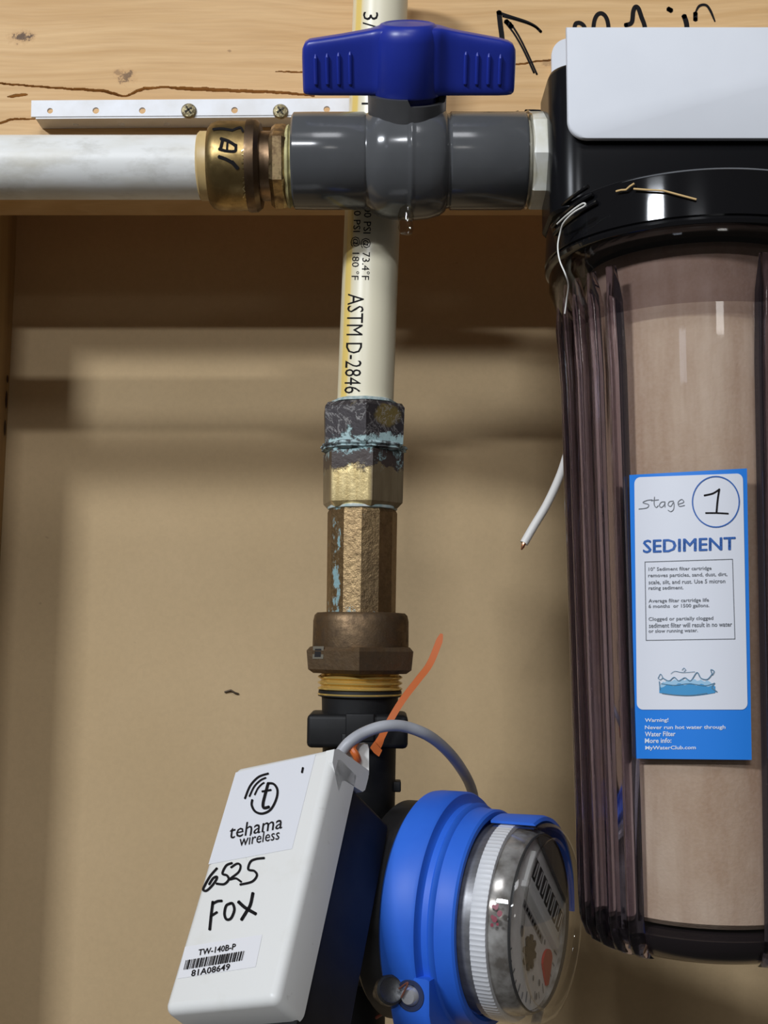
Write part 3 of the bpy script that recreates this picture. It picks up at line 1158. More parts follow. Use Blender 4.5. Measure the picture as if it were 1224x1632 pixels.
# clamp ear at the lower near side of the ring
ear = [(-.0418, -.0135), (-.0418, -.0255), (-.0385, -.0345), (-.031, -.041), (-.02, -.042), (-.02, -.0135)]
q.rings([[Md @ Vector((x, y, z)) for x, y in [(a * (1 - e * 12) - .03 * e * 12, b * (1 - e * 12) - .027 * e * 12) for a, b in ear]] for e, z in ((.004, .0355), (0, .0365), (0, .0490), (.004, .0500))])
ring = q.build('locking_ring', BL2, wm, angle=40)
q = MB()
q.lathe([(.0335, .0560), (.0345, .0600), (.0347, .0608), (.0345, .0650)], Md, 96, cap=False)
# grey barrel seen behind the clear wall
MB().lathe([(.010, .045), (.0335, .045), (.0335, .0655), (.032, .0660), (.010, .0660)], Md, 96).build('inner_barrel', speckled('brushed_grey', (.32, .32, .33), (.22, .22, .23), 300, .35, .6, vs=(.1, 1, 1)), wm)
# ribbed white band
q = MB()
q.lathe([(.0328, .0622), (.0348, .0622), (.0350, .0630), (.0350, .0672), (.0348, .0680), (.0328, .0680)], Md, 360, rf=lambda a: 1 + (.006 if int(round(a * 180 / math.pi)) % 3 == 0 else 0), cap=False)
q.build('ribbed_band', plain('white_band', (.70, .71, .74), .45), wm, angle=20)
# clear dome over the dial
CLR = clear('clear_dome', (.97, .97, .965), .02, (.86, .855, .84))
q = MB()
q.lathe([(.0352, .0605), (.0353, .0690), (.0352, .0755), (.0345, .0785), (.0330, .0800), (.0305, .0805), (.0290, .0795), (.0288, .0785), (.0001, .0785)], Md, 128, cap=False)
q.build('clear_dome', CLR, wm, angle=50)
MB().lathe([(.0308, .0745), (.0310, .0752), (.0308, .0756), (.0304, .0754), (.0304, .0745)], Md, 96, cap=False).build('dial_rim', plain('dark_rim', (.03, .03, .03), .3), wm)
# slanted silver bezel between band and dial
MB().lathe([(.0333, .0675), (.0318, .0735), (.0306, .0745), (.0300, .0690)], Md, 96, cap=False).build('bezel', speckled('silver_bezel', (.66, .65, .63), (.22, .20, .18), 110, .18, .5), wm, angle=40)
DIAL = speckled('dial_paper', (.80, .78, .76), (.70, .68, .66), 240, .6)
dial = MB().lathe([(.0001, .0700), (.0303, .0700), (.0303, .0732), (.0001, .0732)], Md, 96).build('dial', DIAL, wm)


def dl(u, v, s=.0734):
    return Md @ Vector((u * .031, v * .031, s))


def dpoly(q, pts, s=.0734):
    q.add([dl(u, v, s) for u, v in pts], [list(range(len(pts)))])


# digit bar: runs from the near upper side to the far lower side of the dial
ba = math.radians(-42)
bu, bw_ = Vector((math.cos(ba), math.sin(ba))), Vector((-math.sin(ba), math.cos(ba)))
bc = Vector((.26, .24))
Mb = Md @ Matrix((Vector((bu.x, bu.y, 0)), Vector((bw_.x, bw_.y, 0)), Vector((0, 0, 1)))).transposed().to_4x4()
cb = Vector((bc.dot(bu) * .031, bc.dot(bw_) * .031))
q = MB()
q.box(Mb, (cb.x - .0205, cb.y - .0068, .0728), (cb.x + .0205, cb.y + .0062, .0750), .0006)
bar = q.build('counter_bar', plain('pale_counter', (.74, .74, .73), .5), dial)
q = MB()
q.box(Mb, (cb.x - .0215, cb.y - .0092, .0728), (cb.x + .0215, cb.y - .0066, .0757), .0004)
q.build('counter_ledge', plain('pale_ledge', (.80, .80, .79), .5), dial)
dig = plain('counter_black', (.03, .03, .03), .5)
for i in range(7):
    q = MB()
    x = cb.x - .0170 + i * .0056
    q.box(Mb, (x - .0019, cb.y - .0036, .0740), (x + .0019, cb.y + .0042, .0753), .0002)
    q.build('digit_wheel', dig, dial, angle=0)
q = MB()
for i in range(7):              # too foreshortened to read in the photograph: only the pale strokes of the numerals
    x = cb.x - .0170 + i * .0056
    q.add([Mb @ Vector((x + a, cb.y + b, .0754)) for a, b in ((-.0009, -.0028), (.0001, -.0028), (.0010, .0034), (.0000, .0034))], [[0, 1, 2, 3]])
q.build('digit', plain('digit_white', (.75, .75, .74), .5), dial, angle=0)
q = MB()
pts = []
for i in range(24):
    a = 2 * math.pi * i / 24
    r = .20 if i % 3 else .13
    pts.append((-.24 + r * math.cos(a), -.30 + r * math.sin(a)))
q.add([dl(u, v, .0733) for u, v in pts] + [dl(u, v, .0741) for u, v in pts], [list(range(24, 48))] + [[i, (i + 1) % 24, 24 + (i + 1) % 24, 24 + i] for i in range(24)])
q.build('flow_star', plain('flow_star', (.035, .028, .02), .4), dial, angle=0)
q = MB()
pts = [(.34 + .16 * math.cos(a), -.52 + .13 * math.sin(a)) for a in [math.pi * k / 8 for k in range(9)]] + [(.24, -.68), (.30, -.80), (.36, -.80), (.44, -.66)]
q.add([dl(u, v, .0733) for u, v in pts] + [dl(u, v, .0741) for u, v in pts], [list(range(13, 26))] + [[i, (i + 1) % 13, 13 + (i + 1) % 13, 13 + i] for i in range(13)])
q.build('red_pointer', plain('red_pointer', (.48, .03, .025), .45), dial, angle=0)
q = MB()
for i in range(18):
    a = math.radians(190 + i * 9.5)
    for r0, r1 in (((.82, .90) if i % 2 else (.78, .90)),):
        w = .012
        dpoly(q, [(r0 * math.cos(a - w), r0 * math.sin(a - w)), (r1 * math.cos(a - w), r1 * math.sin(a - w)), (r1 * math.cos(a + w), r1 * math.sin(a + w)), (r0 * math.cos(a + w), r0 * math.sin(a + w))])
for u, v, r in ((-.45, -.02, .05), (.1, -.72, .03), (.62, -.35, .03), (.0, -.85, .03), (.3, -.3, .025), (.55, -.12, .03), (-.1, -.62, .025)):
    dpoly(q, [(u + r * math.cos(k * .785), v + r * 1.4 * math.sin(k * .785)) for k in range(8)])
q.build('dial_mark', INK_GREY, dial, angle=0)
q = MB()
a0 = cb.y - .0125
q.box(Mb, (cb.x - .016, a0 - .0012, .0731), (cb.x + .010, a0 + .0016, .07335))
q.build('printed_strip', plain('grey_strip', (.30, .29, .29), .6), dial, angle=0)
q = MB()
for i in range(9):              # unreadable print: short dark ticks
    x = cb.x - .0145 + i * .0025
    w_ = .0012 + .0004 * (i % 3)
    q.add([Mb @ Vector((x + a, a0 + b, .0734)) for a, b in ((0, -.0007), (w_, -.0007), (w_, .0007 + .0003 * (i % 2)), (0, .0007))], [[0, 1, 2, 3]])
q.build('printed_text', INK, dial, angle=0)
# red wax specks under the clear wall
q = MB()
for k in range(9):
    x, y, r = random.uniform(783, 806), random.uniform(1440, 1480), random.uniform(2, 4.5)
    f_ = on_cyl(Md @ Matrix.Translation((0, 0, 0)), lambda z: .0354)
    q.add([f_(x + r * math.cos(t * .785), y + r * 1.2 * math.sin(t * .785)) for t in range(8)], [list(range(8))])
q.build('red_smear', plain('red_smear', (.22, .03, .05), .4), wm, angle=0)
# blue lid hugging the far upper side of the dome, dark on its inner side
a0_, a1_ = math.radians(101), math.radians(-5)
n = 32
arc = [a0_ + (a1_ - a0_) * i / n for i in range(n + 1)]
q = MB()
rg = []
for a in arc:
    e = .35 + .65 * min(1.5, 2.2 * (a0_ - a) / (a0_ - a1_), 6 * (a - a1_) / (a0_ - a1_) + .3)
    rg.append([Md @ Vector((r * math.cos(a), r * math.sin(a), z)) for r, z in ((.0356, .0590), (.0356 + .0026 * e, .0590), (.0356 + .0030 * e, .0735), (.0356 + .0022 * e, .0755), (.0356, .0762))])
q.rings(rg)
lid = q.build('lid', BL2, wm, angle=40)
q = MB()
seg_ = [(.0302 * math.cos(a), .0302 * math.sin(a)) for a in arc[3:-2]]
q.rings([[Md @ Vector((x, y, z)) for x, y in seg_] for z in (.0741, .0752)])
q.build('lid_underside', plain('grey_lid_underside', (.075, .075, .075), .3), lid, angle=0)
# screw in the clamp ear, lead seal and its wire
CHR = plain('zinc', (.66, .66, .68), .22, .6)
fnv = -tvec
q = MB()
fc_pt = Md @ Vector((-.0418, -.0196, .0430))
Msw = frame(fc_pt, fnv, (0, 0, -1))
MB().lathe([(.0001, .0002), (.0045, .0002), (.0046, .0003), (.0052, .0003), (.0054, .0), (.0054, -.001)], Msw, 36).build('screw_recess', plain('screw_hole', (.02, .03, .08), .5), ring)
MB().lathe([(.0020, -.003), (.0036, -.001), (.0034, .0006), (.0024, .0020), (.0001, .0023)], Msw, 36).build('screw', CHR, ring)
sp = P(622, 1578, -.056)
Ml = frame(sp, (CAM - sp + Vector((.16, 0, .05))).normalized(), (0, 0, -1))
q = MB().lathe([(.001, -.012), (.0025, -.012), (.0025, -.004), (.0048, -.0035), (.0052, -.002), (.0050, .0005), (.0042, .0012), (.0036, .0008), (.0001, .0006)], Ml, 40)
q.build('seal_button', m_brass('lead_grey', (.16, .165, .17), (.08, .08, .085), rough=.4, scale=300), wm)
q = MB().tube(spline([sp + Vector((.003, -.002, .001)), sp + Vector((.006, -.004, .0035)), fc_pt + Vector((-.003, -.002, 0))], 8), .00035, 8)
q.build('seal_wire', plain('brown_wire', (.16, .06, .04), .4), wm)
q = MB().tube(spline([P(600, 1622, -.02), P(625, 1608, -.03), P(655, 1606, -.033), P(700, 1622, -.03), P(735, 1645, -.03)], 8), .0006, 8)
tag(q.build('red_wire', plain('red_wire', (.20, .025, .02), .4)), 'thin dark red wire below the blue clamp ear at the bottom edge', 'wire')

# ------------------------------------------------------------------ white radio transmitter box
TL = P(374, 1222, -.036)
TR = P(535, 1188, -.058)
lo, hi = -.15, .08
g = lambda Y: (TR - TL).dot(P(257, 1614, Y) - TL)
for _ in range(60):
    mid = (lo + hi) / 2
    if (g(lo) > 0) == (g(mid) > 0):
        lo = mid
    else:
        hi = mid
BLc = P(257, 1614, lo)
ex, ey = (TR - TL).normalized(), (BLc - TL).normalized()
en = ex.cross(ey)
if en.dot(CAM - TL) < 0:
    en = -en
Wd, Hd = (TR - TL).length, (BLc - TL).length
Mt = Matrix((ex, -ey, en)).transposed().to_4x4()
Mt.translation = TL
tb = thing('transmitter_box', 'white tilted radio transmitter box marked with black handwriting, left of the meter', 'transmitter', Mt)


def m_shell():
    m = Mat('white_shell', (.72, .72, .69), .42)
    n = m.noise(55, detail=5, rough=.65)
    n2 = m.noise(260, m.co((1, 1, 1), (4, 4, 4)), detail=3)
    c = m.mix(m.ramp(n, (.55, 0.0), (.8, .35)), (.74, .74, .715), (.60, .58, .50))
    c = m.mix(m.ramp(n2, (.70, 0.0), (.78, .35)), c, (.35, .33, .29))
    m.set('Base Color', c)
    return m.m


SHELL = m_shell()
ol = rrect(0, -Hd, Wd, 0, .0030)
MB().stack(ol, [(.0005, -.0150), (0, -.0148), (0, -.0030), (.0003, -.0018), (.0010, -.0008), (.0020, -.0002), (.0030, 0)], Mt).build('shell', SHELL, tb, angle=50)
ol2 = rrect(.0016, -Hd - .004, Wd - .0012, -.006, .003)
MB().stack(ol2, [(.0005, -.041), (0, -.040), (0, -.0135), (.0005, -.013)], Mt).build('back_housing', BLK, tb, angle=40)
# hook of the shell on the upper right side, and the clip behind it
sp_ = on_plane(TR, ex)
q = MB()
hook = [sp_(*p) for p in ((530, 1215), (533, 1194), (540, 1194), (588, 1228), (587, 1240), (582, 1259), (578, 1262), (549, 1244), (545, 1246), (540, 1262))]
q.prism(hook, -ex * .0035)
q.build('hook', SHELL, tb, angle=20)
cp_ = on_depth(hook[3].y + .001)
q = MB()
q.prism([cp_(*p) for p in ((545, 1205), (553, 1196), (566, 1188), (580, 1185), (586, 1187), (588, 1194), (588, 1236), (580, 1232))], (0, .004, 0))
q.build('clip', SHELL, tb, angle=20)
# stickers
fl1, fl2, fl3 = on_plane(TL + en * .00012, en), on_plane(TL + en * .00025, en), on_plane(TL + en * .00040, en)
K7 = lambda x, y: (240 + x / 3.06, 1120 + y / 3.06)
K7s = lambda pts: [K7(*p) for p in pts]
q = patch(MB(), K7s([(415, 340), (805, 252), (690, 712), (282, 788)]), fl1, 1, 1)
lb = q.build('logo_sticker', plain('pale_sticker', (.70, .71, .745), .5), tb, angle=0)
q = MB()
for s_, w in (([(460, 465), (485, 405), (525, 362), (572, 345)], 3.2), ([(482, 455), (505, 408), (535, 378), (560, 366)], 2.8), ([(508, 447), (522, 418), (540, 398), (552, 390)], 2.6),
              ([(572, 392), (600, 396), (618, 425), (612, 470), (585, 520), (545, 540), (510, 530), (493, 500), (495, 475)], 3.6),
              ([(572, 396), (560, 440), (548, 490), (552, 512), (575, 508)], 4.6), ([(545, 432), (585, 425)], 3.2), ([(742, 318), (738, 338)], 3.2)):
    stroke(q, K7s(s_), w, fl3)
q.build('logo', INK, lb, angle=0)
q = MB()
text(q, 'tehama', K7(380, 665), K7(640, 612), (3, -22), fl3)
text(q, 'wireless', K7(430, 700), K7(626, 666), (2, -17.5), fl3)
q.build('printed_text', INK, lb, angle=0)
q = MB()
for s_, w in (([(322, 808), (290, 845), (264, 890), (256, 912), (272, 916), (298, 893), (320, 862), (322, 848), (304, 856), (286, 884)], 3.7),
              ([(395, 782), (368, 794), (350, 832), (372, 842), (380, 862), (358, 884), (322, 882)], 3.7), ([(393, 802), (422, 784), (438, 795), (428, 826), (386, 860), (415, 856), (440, 872)], 3.4),
              ([(552, 757), (512, 762), (486, 776), (476, 812), (505, 820), (518, 842), (494, 872), (438, 886)], 3.6)):
    stroke(q, K7s(s_), w, fl2)
for s_, w in (([(303, 972), (295, 1035), (288, 1104)], 4.6), ([(302, 980), (325, 968), (345, 966)], 4.2), ([(294, 1040), (322, 1022)], 3.8),
              ([(390, 978), (368, 990), (360, 1030), (370, 1056), (392, 1050), (408, 1010), (400, 980), (388, 978)], 4.2),
              ([(430, 972), (462, 1000), (510, 1028)], 5.4), ([(498, 930), (486, 985), (466, 1020), (444, 1056)], 5.0)):
    stroke(q, K7s(s_), w, fl2)
q.build('handwriting', INK, tb, angle=0)
q = patch(MB(), K7s([(168, 1190), (545, 1130), (512, 1288), (130, 1346)]), fl1, 1, 1)
bl = q.build('barcode_sticker', plain('white_sticker', (.74, .74, .76), .4), tb, angle=0)
q = MB()
text(q, 'TW-140B-P', K7(230, 1233), K7(412, 1203), (1.5, -10), fl3, bold=.012)
text(q, '81A08649', K7(196, 1335), K7(384, 1302), (1.5, -10.5), fl3, bold=.012)
q.build('printed_text', INK, bl, angle=0)
q = MB()
x = 0.0
random.seed(3)
while x < 1:
    w = random.choice((.010, .010, .018, .026))
    a = Vector((160, 1302)).lerp(Vector((447, 1256)), x)
    b = Vector((160, 1302)).lerp(Vector((447, 1256)), min(1, x + w))
    u = Vector((12, -47))
    q.add([fl3(*K7(*p)) for p in (a, b, b + u, a + u)], [[0, 1, 2, 3]])
    x += w + random.choice((.010, .012, .020))
q.build('barcode', INK, bl, angle=0)

# grey cable and orange tie
pts = [P(540, 1204, -.046), P(556, 1184, -.046), P(580, 1168, -.044), P(612, 1157.5, -.042), P(645, 1158, -.038), P(682, 1172, -.032), P(712, 1196, -.018), P(735, 1225, .002), P(751, 1256, .024), P(762, 1300, .042),
       P(785, 1360, .052), P(838, 1440, .052), P(868, 1510, .050), P(870, 1560, .050), P(861, 1600, .050), P(849, 1650, .050)]
q = MB().tube(spline(pts, 8), 9.3 * S(620, 1160, -.04), 16)
tag(q.build('signal_cable', speckled('grey_cable', (.42, .43, .46), (.36, .37, .40), 60, .42)), 'grey round cable arching from the white box over and behind the blue ring', 'cable')
ORA = plain('orange_nylon', (.56, .13, .028), .4)
Tz = thing('cable_tie', 'orange nylon cable tie slanting up beside the black meter neck', 'cable tie', Matrix.Translation(P(600, 1190, -.022)))
Yt = -.0235
cl = spline([(704, 1010, -.016), (697, 1030, -.017), (684, 1060, -.019), (665, 1085, -.021), (640, 1118, Yt), (618, 1155, Yt - .002), (600, 1192, Yt - .002)], 6)
rg = []
for i, p in enumerate(cl):
    t = (cl[min(i + 1, len(cl) - 1)] - cl[max(i - 1, 0)]).normalized()
    nn = Vector((-t.y, t.x, 0)).normalized()
    w = 5.4 if 3 < i < len(cl) - 3 else (2.0 + i * .9 if i <= 3 else 6.5)
    w = min(w, 6.5)
    a, b = p + nn * w, p - nn * w
    A_, B_ = P(a.x, a.y, p.z), P(b.x, b.y, p.z)
    th = Vector((0, .0011, 0))
    rg.append([A_, B_, B_ + th, A_ + th])
MB().rings(rg).build('strap', ORA, Tz, angle=40)
q = MB()
hp = [(590, 1192), (597, 1182), (609, 1196), (604, 1206), (596, 1200)]
q.prism([P(x, y, Yt - .003) for x, y in hp], (0, .003, 0))
q.build('tie_head', ORA, Tz, angle=20)
yl = hook[3].y - .001
q = MB().tube(spline([P(564, 1188, yl + .006), P(566, 1184, yl), P(562, 1194, yl - .0015), P(567, 1203, yl - .002), P(570, 1212, yl), P(568, 1213, yl + .005)], 8), .0014, 10)
q.build('tie_loop', ORA, Tz)

# ------------------------------------------------------------------ filter
YF = -0.035
FX = P(1108, 500, YF).x
kf = S(1108, 500, YF)
fz = lambda y, Y: P(1108, y, Y).z
Mf = Matrix.Translation((FX, YF, fz(1555, -.08)))
Z0 = Mf.translation.z
BLKG = Mat('black_gloss', (.006, .006, .007), .07).m
wf = thing('water_filter', 'black-capped clear ribbed filter housing with a blue and white sticker', 'water filter', Mf)
zt_head, zb_head = P(882, 141, YF).z, fz(262, -.091)
q = MB()
hw = FX - .0612
ol = rrect(-hw, -.024, hw, .018, .011, 14)
Mh2 = Matrix.Translation((FX, YF, 0))
q.stack(ol, [(.001, zb_head - .004), (0, zb_head - .003), (0, zt_head - .0025), (.0008, zt_head - .0008), (.0025, zt_head)], Mh2)
q.box(Mh2, (-.03, 0, zb_head + .002), (.03, YB - .003 - YF, zt_head - .0005), .002)
q.build('head', Mat('black_satin', (.007, .007, .008), .25, Specular_IOR_Level=.1).m, wf, angle=40)
R = .0563
zr = fz(357, -.091)
q = MB()
q.lathe([(.030, zb_head - .002), (.0480, zb_head + .0005), (.0530, zb_head + .0002), (R - .0016, zb_head - .0008), (R - .0010, zb_head - .0014), (R - .00095, zb_head - .0020), (R - .0001, zr + .0036), (R - .0009, zr + .0031), (R - .0009, zr + .0023), (R, zr + .0019), (R - .0004, zr + .0007), (R - .0016, zr), (.044, zr)], Mh2, 128)
q.build('cap_ring', BLKG, wf, angle=40)
# ridges on the ring's left shoulder
for k in range(3):
    q = MB()
    pts = []
    for i in range(15):
        a = math.radians(190 + i * 1.9 + k * 2)
        rr_ = R + .0001
        pts.append(Vector((FX + rr_ * math.cos(a), YF + rr_ * math.sin(a), zb_head - .0035 - k * .0034 + .004 * i / 14)))
    q.tube(pts, .0008, 8)
    q.build('grip_ridge', BLKG, wf)

# clear bowl
Rt, Rb = .0470, .0425
z_t, z_b = fz(480, -.082), Z0
zn = z_b + .012


def Rz(z):     # outer radius of the bowl in world z
    t = max(0, min(1, (z - z_b) / (z_t - z_b)))
    return Rb + (Rt - Rb) * t


BOWL = clear('smoky_clear', (.90, .885, .88), .03, (.38, .35, .38))
q = MB()
q.lathe([(R - .0016, zr), (R - .0016, zr - .006), (R - .003, zr - .009), (.0508, z_t + .006), (.0482, z_t + .0025), (Rz(z_t), z_t)], Mh2, 128, cap=False)
q.build('bowl_shoulder', clear('smoky_shoulder', (.62, .58, .60), .06, (.22, .20, .23)), wf, angle=50)
q = MB()
q.lathe([(Rz(z_t), z_t), (Rz(z_t - .06), z_t - .06), (Rz(z_t - .12), z_t - .12), (Rz(zn + .03), zn + .03), (Rz(zn), zn), (Rb - .0012, z_b + .006), (Rb - .004, z_b + .0025), (Rb - .008, z_b + .0008), (.0001, z_b)], Mh2, 144, cap=False)
q.build('bowl', BOWL, wf, angle=50)
# thick moulded ribs; the front is left smooth for the sticker
vw = math.atan2(-(CAM.y - YF), (CAM.x - FX))
to_cam = math.atan2(CAM.y - YF, CAM.x - FX)
RIBM = Mat('smoky_rib', (.54, .49, .60), .05, Transmission_Weight=1.0, IOR=1.46).m
angs = [-34.0 - 10.6 * i for i in range(13)] + [27.5 + 10.6 * i for i in range(13)]


def rib(da, wide=.0021, tall=.0042):
    a = to_cam + math.radians(da)
    er_, et_ = Vector((math.cos(a), math.sin(a), 0)), Vector((-math.sin(a), math.cos(a), 0))
    rings = []
    prof = [(z_t + .016, .0508 - Rt, .2), (z_t + .010, .0495 - Rt, .6), (z_t + .004, .0012, 1), (z_t - .02, 0, 1), (z_t - .10, 0, 1), (zn + .03, 0, 1), (zn + .004, 0, 1), (z_b + .008, -.0003, 1.0), (z_b + .003, -.002, .95), (z_b + .0012, -.0042, .7), (z_b + .0006, -.0058, .3)]
    for z, off, sc_ in prof:
        r = (Rz(z) if z < z_t else Rt) + off
        c = Vector((FX, YF, z))
        ring = []
        for u, h in ((-1, -.0012), (-.92, .6 * tall), (-.6, .9 * tall), (0, tall), (.6, .9 * tall), (.92, .6 * tall), (1, -.0012)):
            ring.append(c + er_ * (r + h * sc_) + et_ * (u * wide))
        rings.append(ring)
    return MB().rings(rings)


for da in angs:
    rib(da).build('rib', RIBM, wf, angle=60)
q = MB()
q.lathe([(.001, z_b + .0004), (Rb - .0084, z_b + .0011), (Rb - .0044, z_b + .0029), (Rb - .0016, z_b + .0064), (Rb - .0010, z_b + .0095), (Rb - .004, z_b + .0112), (.001, z_b + .0105)], Mh2, 96)
q.build('bowl_base', Mat('smoky_base', (.018, .014, .016), .15).m, wf, angle=40)


def m_cart():
    m = Mat('rusty_cartridge', rough=.85)
    n = m.noise(70, m.co((1, 1, .12)), detail=4, rough=.6)
    n2 = m.noise(30, m.co((1, 1, .7), (2, 0, 5)), detail=5, rough=.65)
    n3 = m.noise(800, detail=2)
    c = m.mix(m.ramp(n2, (.3, 0.0), (.72, 1.0)), (.47, .325, .215), (.66, .53, .405))
    c = m.mix(m.ramp(n, (.42, 0.0), (.68, .75)), c, (.38, .24, .15))
    c = m.mix(m.ramp(n3, (.4, 0.0), (.7, .25)), c, (.62, .48, .38))
    m.set('Base Color', c)
    m.bump(n3, .3, .0005)
    return m.m


q = MB()
zc0, zc1 = z_b + .0125, zr - .001
q.lathe([(.012, zc0), (.0365, zc0), (.0392, zc0 + .002), (.0410, zc1 - .002), (.0400, zc1), (.012, zc1)], Mh2, 96)
tag(q.build('filter_cartridge', m_cart(), M=Matrix.Translation((FX, YF, zc0))), 'rust-brown sediment cartridge inside the clear filter housing', 'cartridge')

# sticker
def fs_(off):
    return on_cyl(Mf, lambda z: Rz(z + Z0) + off)


f1, f2, f3 = fs_(.00025), fs_(.00045), fs_(.00065)
LQ = [Vector(p) for p in ((1003, 757), (1190.5, 746.5), (1198, 1211), (1012.5, 1209))]


def lab(x, y):
    """sticker crop coordinates to photograph pixels"""
    return (980 + x / 3.139, 720 + y / 3.139)


labs = lambda pts: [lab(*p) for p in pts]
LBLUE = plain('sticker_blue', (.020, .215, .74), .38)
LWHITE = plain('sticker_white', (.74, .76, .82), .38)
q = patch(MB(), LQ, f1, 20, 40)
stk = q.build('sticker', LBLUE, wf, angle=60)
q = MB()
cor = labs([(97, 128), (640, 108), (664, 1290), (110, 1290)])
a, b, c, d = [Vector(p) for p in cor]


def bil(u, v):
    return a.lerp(b, u).lerp(d.lerp(c, u), v)


nu_, nv_ = 24, 60
rad_u, rad_v = .055, .028
vs, fs = [], []
for j in range(nv_ + 1):
    v = j / nv_
    v = (rad_v * (1 - math.cos(j / 6 * math.pi / 2)) if j <= 6 else 1 - rad_v * (1 - math.cos((nv_ - j) / 6 * math.pi / 2)) if j >= nv_ - 6 else rad_v + (1 - 2 * rad_v) * (j - 6) / (nv_ - 12))
    e = rad_v - v if v < rad_v else v - (1 - rad_v) if v > 1 - rad_v else 0
    ins = rad_u * (1 - math.sqrt(max(0, 1 - (e / rad_v) ** 2)))
    for i in range(nu_ + 1):
        u = ins + (1 - 2 * ins) * i / nu_
        p = bil(u, v)
        vs.append(f2(p.x, p.y))
w = nu_ + 1
fs = [[j * w + i, j * w + i + 1, (j + 1) * w + i + 1, (j + 1) * w + i] for j in range(nv_) for i in range(nu_)]
q.add(vs, fs)
q.build('white_field', LWHITE, stk, angle=60)
q = MB()
cx, cy = lab(505, 250)
stroke(q, [(cx + 37.3 * math.cos(t * math.pi / 24), cy + 40.3 * math.sin(t * math.pi / 24)) for t in range(49)], 2.0, f3, False)
q.build('number_circle', INK_BLUE, stk, angle=0)
q = MB()
for s_, wd in (([(448, 218), (490, 208), (522, 188)], 2.6), ([(522, 188), (514, 240), (508, 305)], 3.0), ([(455, 306), (510, 306), (566, 309)], 2.4)):
    stroke(q, labs(s_), wd, f3)
q.build('handwriting', INK, stk, angle=0)
q = MB()
for s_ in ([(186, 240), (160, 243), (140, 254), (168, 264), (160, 280), (120, 286)], [(198, 226), (196, 262), (206, 278), (216, 270)], [(182, 244), (218, 240)],
           [(250, 250), (232, 252), (222, 268), (232, 278), (246, 266), (250, 250), (250, 276)], [(292, 246), (272, 250), (266, 266), (280, 272), (294, 252), (294, 285), (280, 299), (266, 292)],
           [(316, 262), (344, 252), (334, 238), (316, 252), (322, 272), (348, 268)]):
    stroke(q, labs(s_), 1.2, f3)
q.build('printed_script', INK_GREY, stk, angle=0)
q = MB()
for ox, oy in ((0, 0), (-.7, 0), (.7, 0), (0, .4), (0, -.4)):
    a_, b_ = lab(142, 506), lab(602, 490)
    text(q, 'SEDIMENT', (a_[0] + ox, a_[1] + oy), (b_[0] + ox, b_[1] + oy), (0, -20.5), f3, cut=6)
q.build('printed_text', INK_BLUE, stk, angle=0)
q = MB()
fr = [(150, 551), (588, 537), (600, 936), (156, 943)]
for i in range(4):
    p0, p1 = Vector(lab(*fr[i])), Vector(lab(*fr[(i + 1) % 4]))
    stroke(q, [p0.lerp(p1, k / 10) for k in range(11)], 1.0, f3, False)
q.build('text_frame', INK_GREY, stk, angle=0)
q = MB()
for s_, x0, x1, y in (('10" Sediment filter cartridge', 168, 483, 598), ('removes particles, sand, dust, dirt,', 166, 562, 630), ('scale, silt, and rust. Use 5 micron', 168, 552, 663), ('rating sediment.', 168, 342, 693),
                      ('Average filter cartridge life', 168, 470, 757), ('6 months  or 1500 gallons.', 168, 472, 784), ('Clogged or partially clogged', 168, 492, 848), ('sediment filter will result in no water', 170, 586, 878),
                      ('or slow running water.', 168, 415, 908)):
    sl_ = -.028 * (x1 - x0)
    text(q, s_, lab(x0, y + 3), lab(x1, y + 3 + sl_ * .6), (0, -7.5), f3, bold=.01)
q.build('printed_text', INK_GREY, stk, angle=0)
q = MB()
for s_, x0, x1, y in (('Warning!', 150, 268, 1358), ('Never run hot water through', 150, 553, 1394), ('Water Filter', 150, 303, 1425), ('More info:', 150, 283, 1458), ('MyWaterClub.com', 152, 405, 1496)):
    text(q, s_, lab(x0, y), lab(x1, y - 2), (0, -7.8), f2, bold=.02)
q.build('printed_text', plain('print_white', (.70, .76, .84), .45), stk, angle=0)
# splash picture: a crown of water drawn in blues
SPL = [plain('splash_mid', (.06, .30, .58), .4), plain('splash_pale', (.34, .56, .74), .4), plain('splash_dark', (.10, .22, .33), .4)]
q = MB()
band = []
for i in range(25):
    t = i / 24
    x = 222 + 280 * t
    band.append((x, 1176 - 14 * math.sin(math.pi * t) + 6 * math.sin(t * 31)))
low = [(222 + 280 * t / 24, 1206 + 16 * math.sin(math.pi * t / 24)) for t in range(25)]
q.add([f3(*lab(*p)) for p in band + low], [[i, i + 1, 26 + i, 25 + i] for i in range(24)])
q.build('splash_picture', SPL[0], stk, angle=0)
q = MB()
up_ = [(240 + 240 * t / 24, 1150 - 10 * math.sin(math.pi * t / 24) + 5 * math.sin(t * 1.9)) for t in range(25)]
q.add([f3(*lab(*p)) for p in up_ + [(x, y + 1) for x, y in band]], [[i, i + 1, 26 + i, 25 + i] for i in range(24)])
q.build('splash_picture', SPL[1], stk, angle=0)
q = MB()
f4 = fs_(.0008)
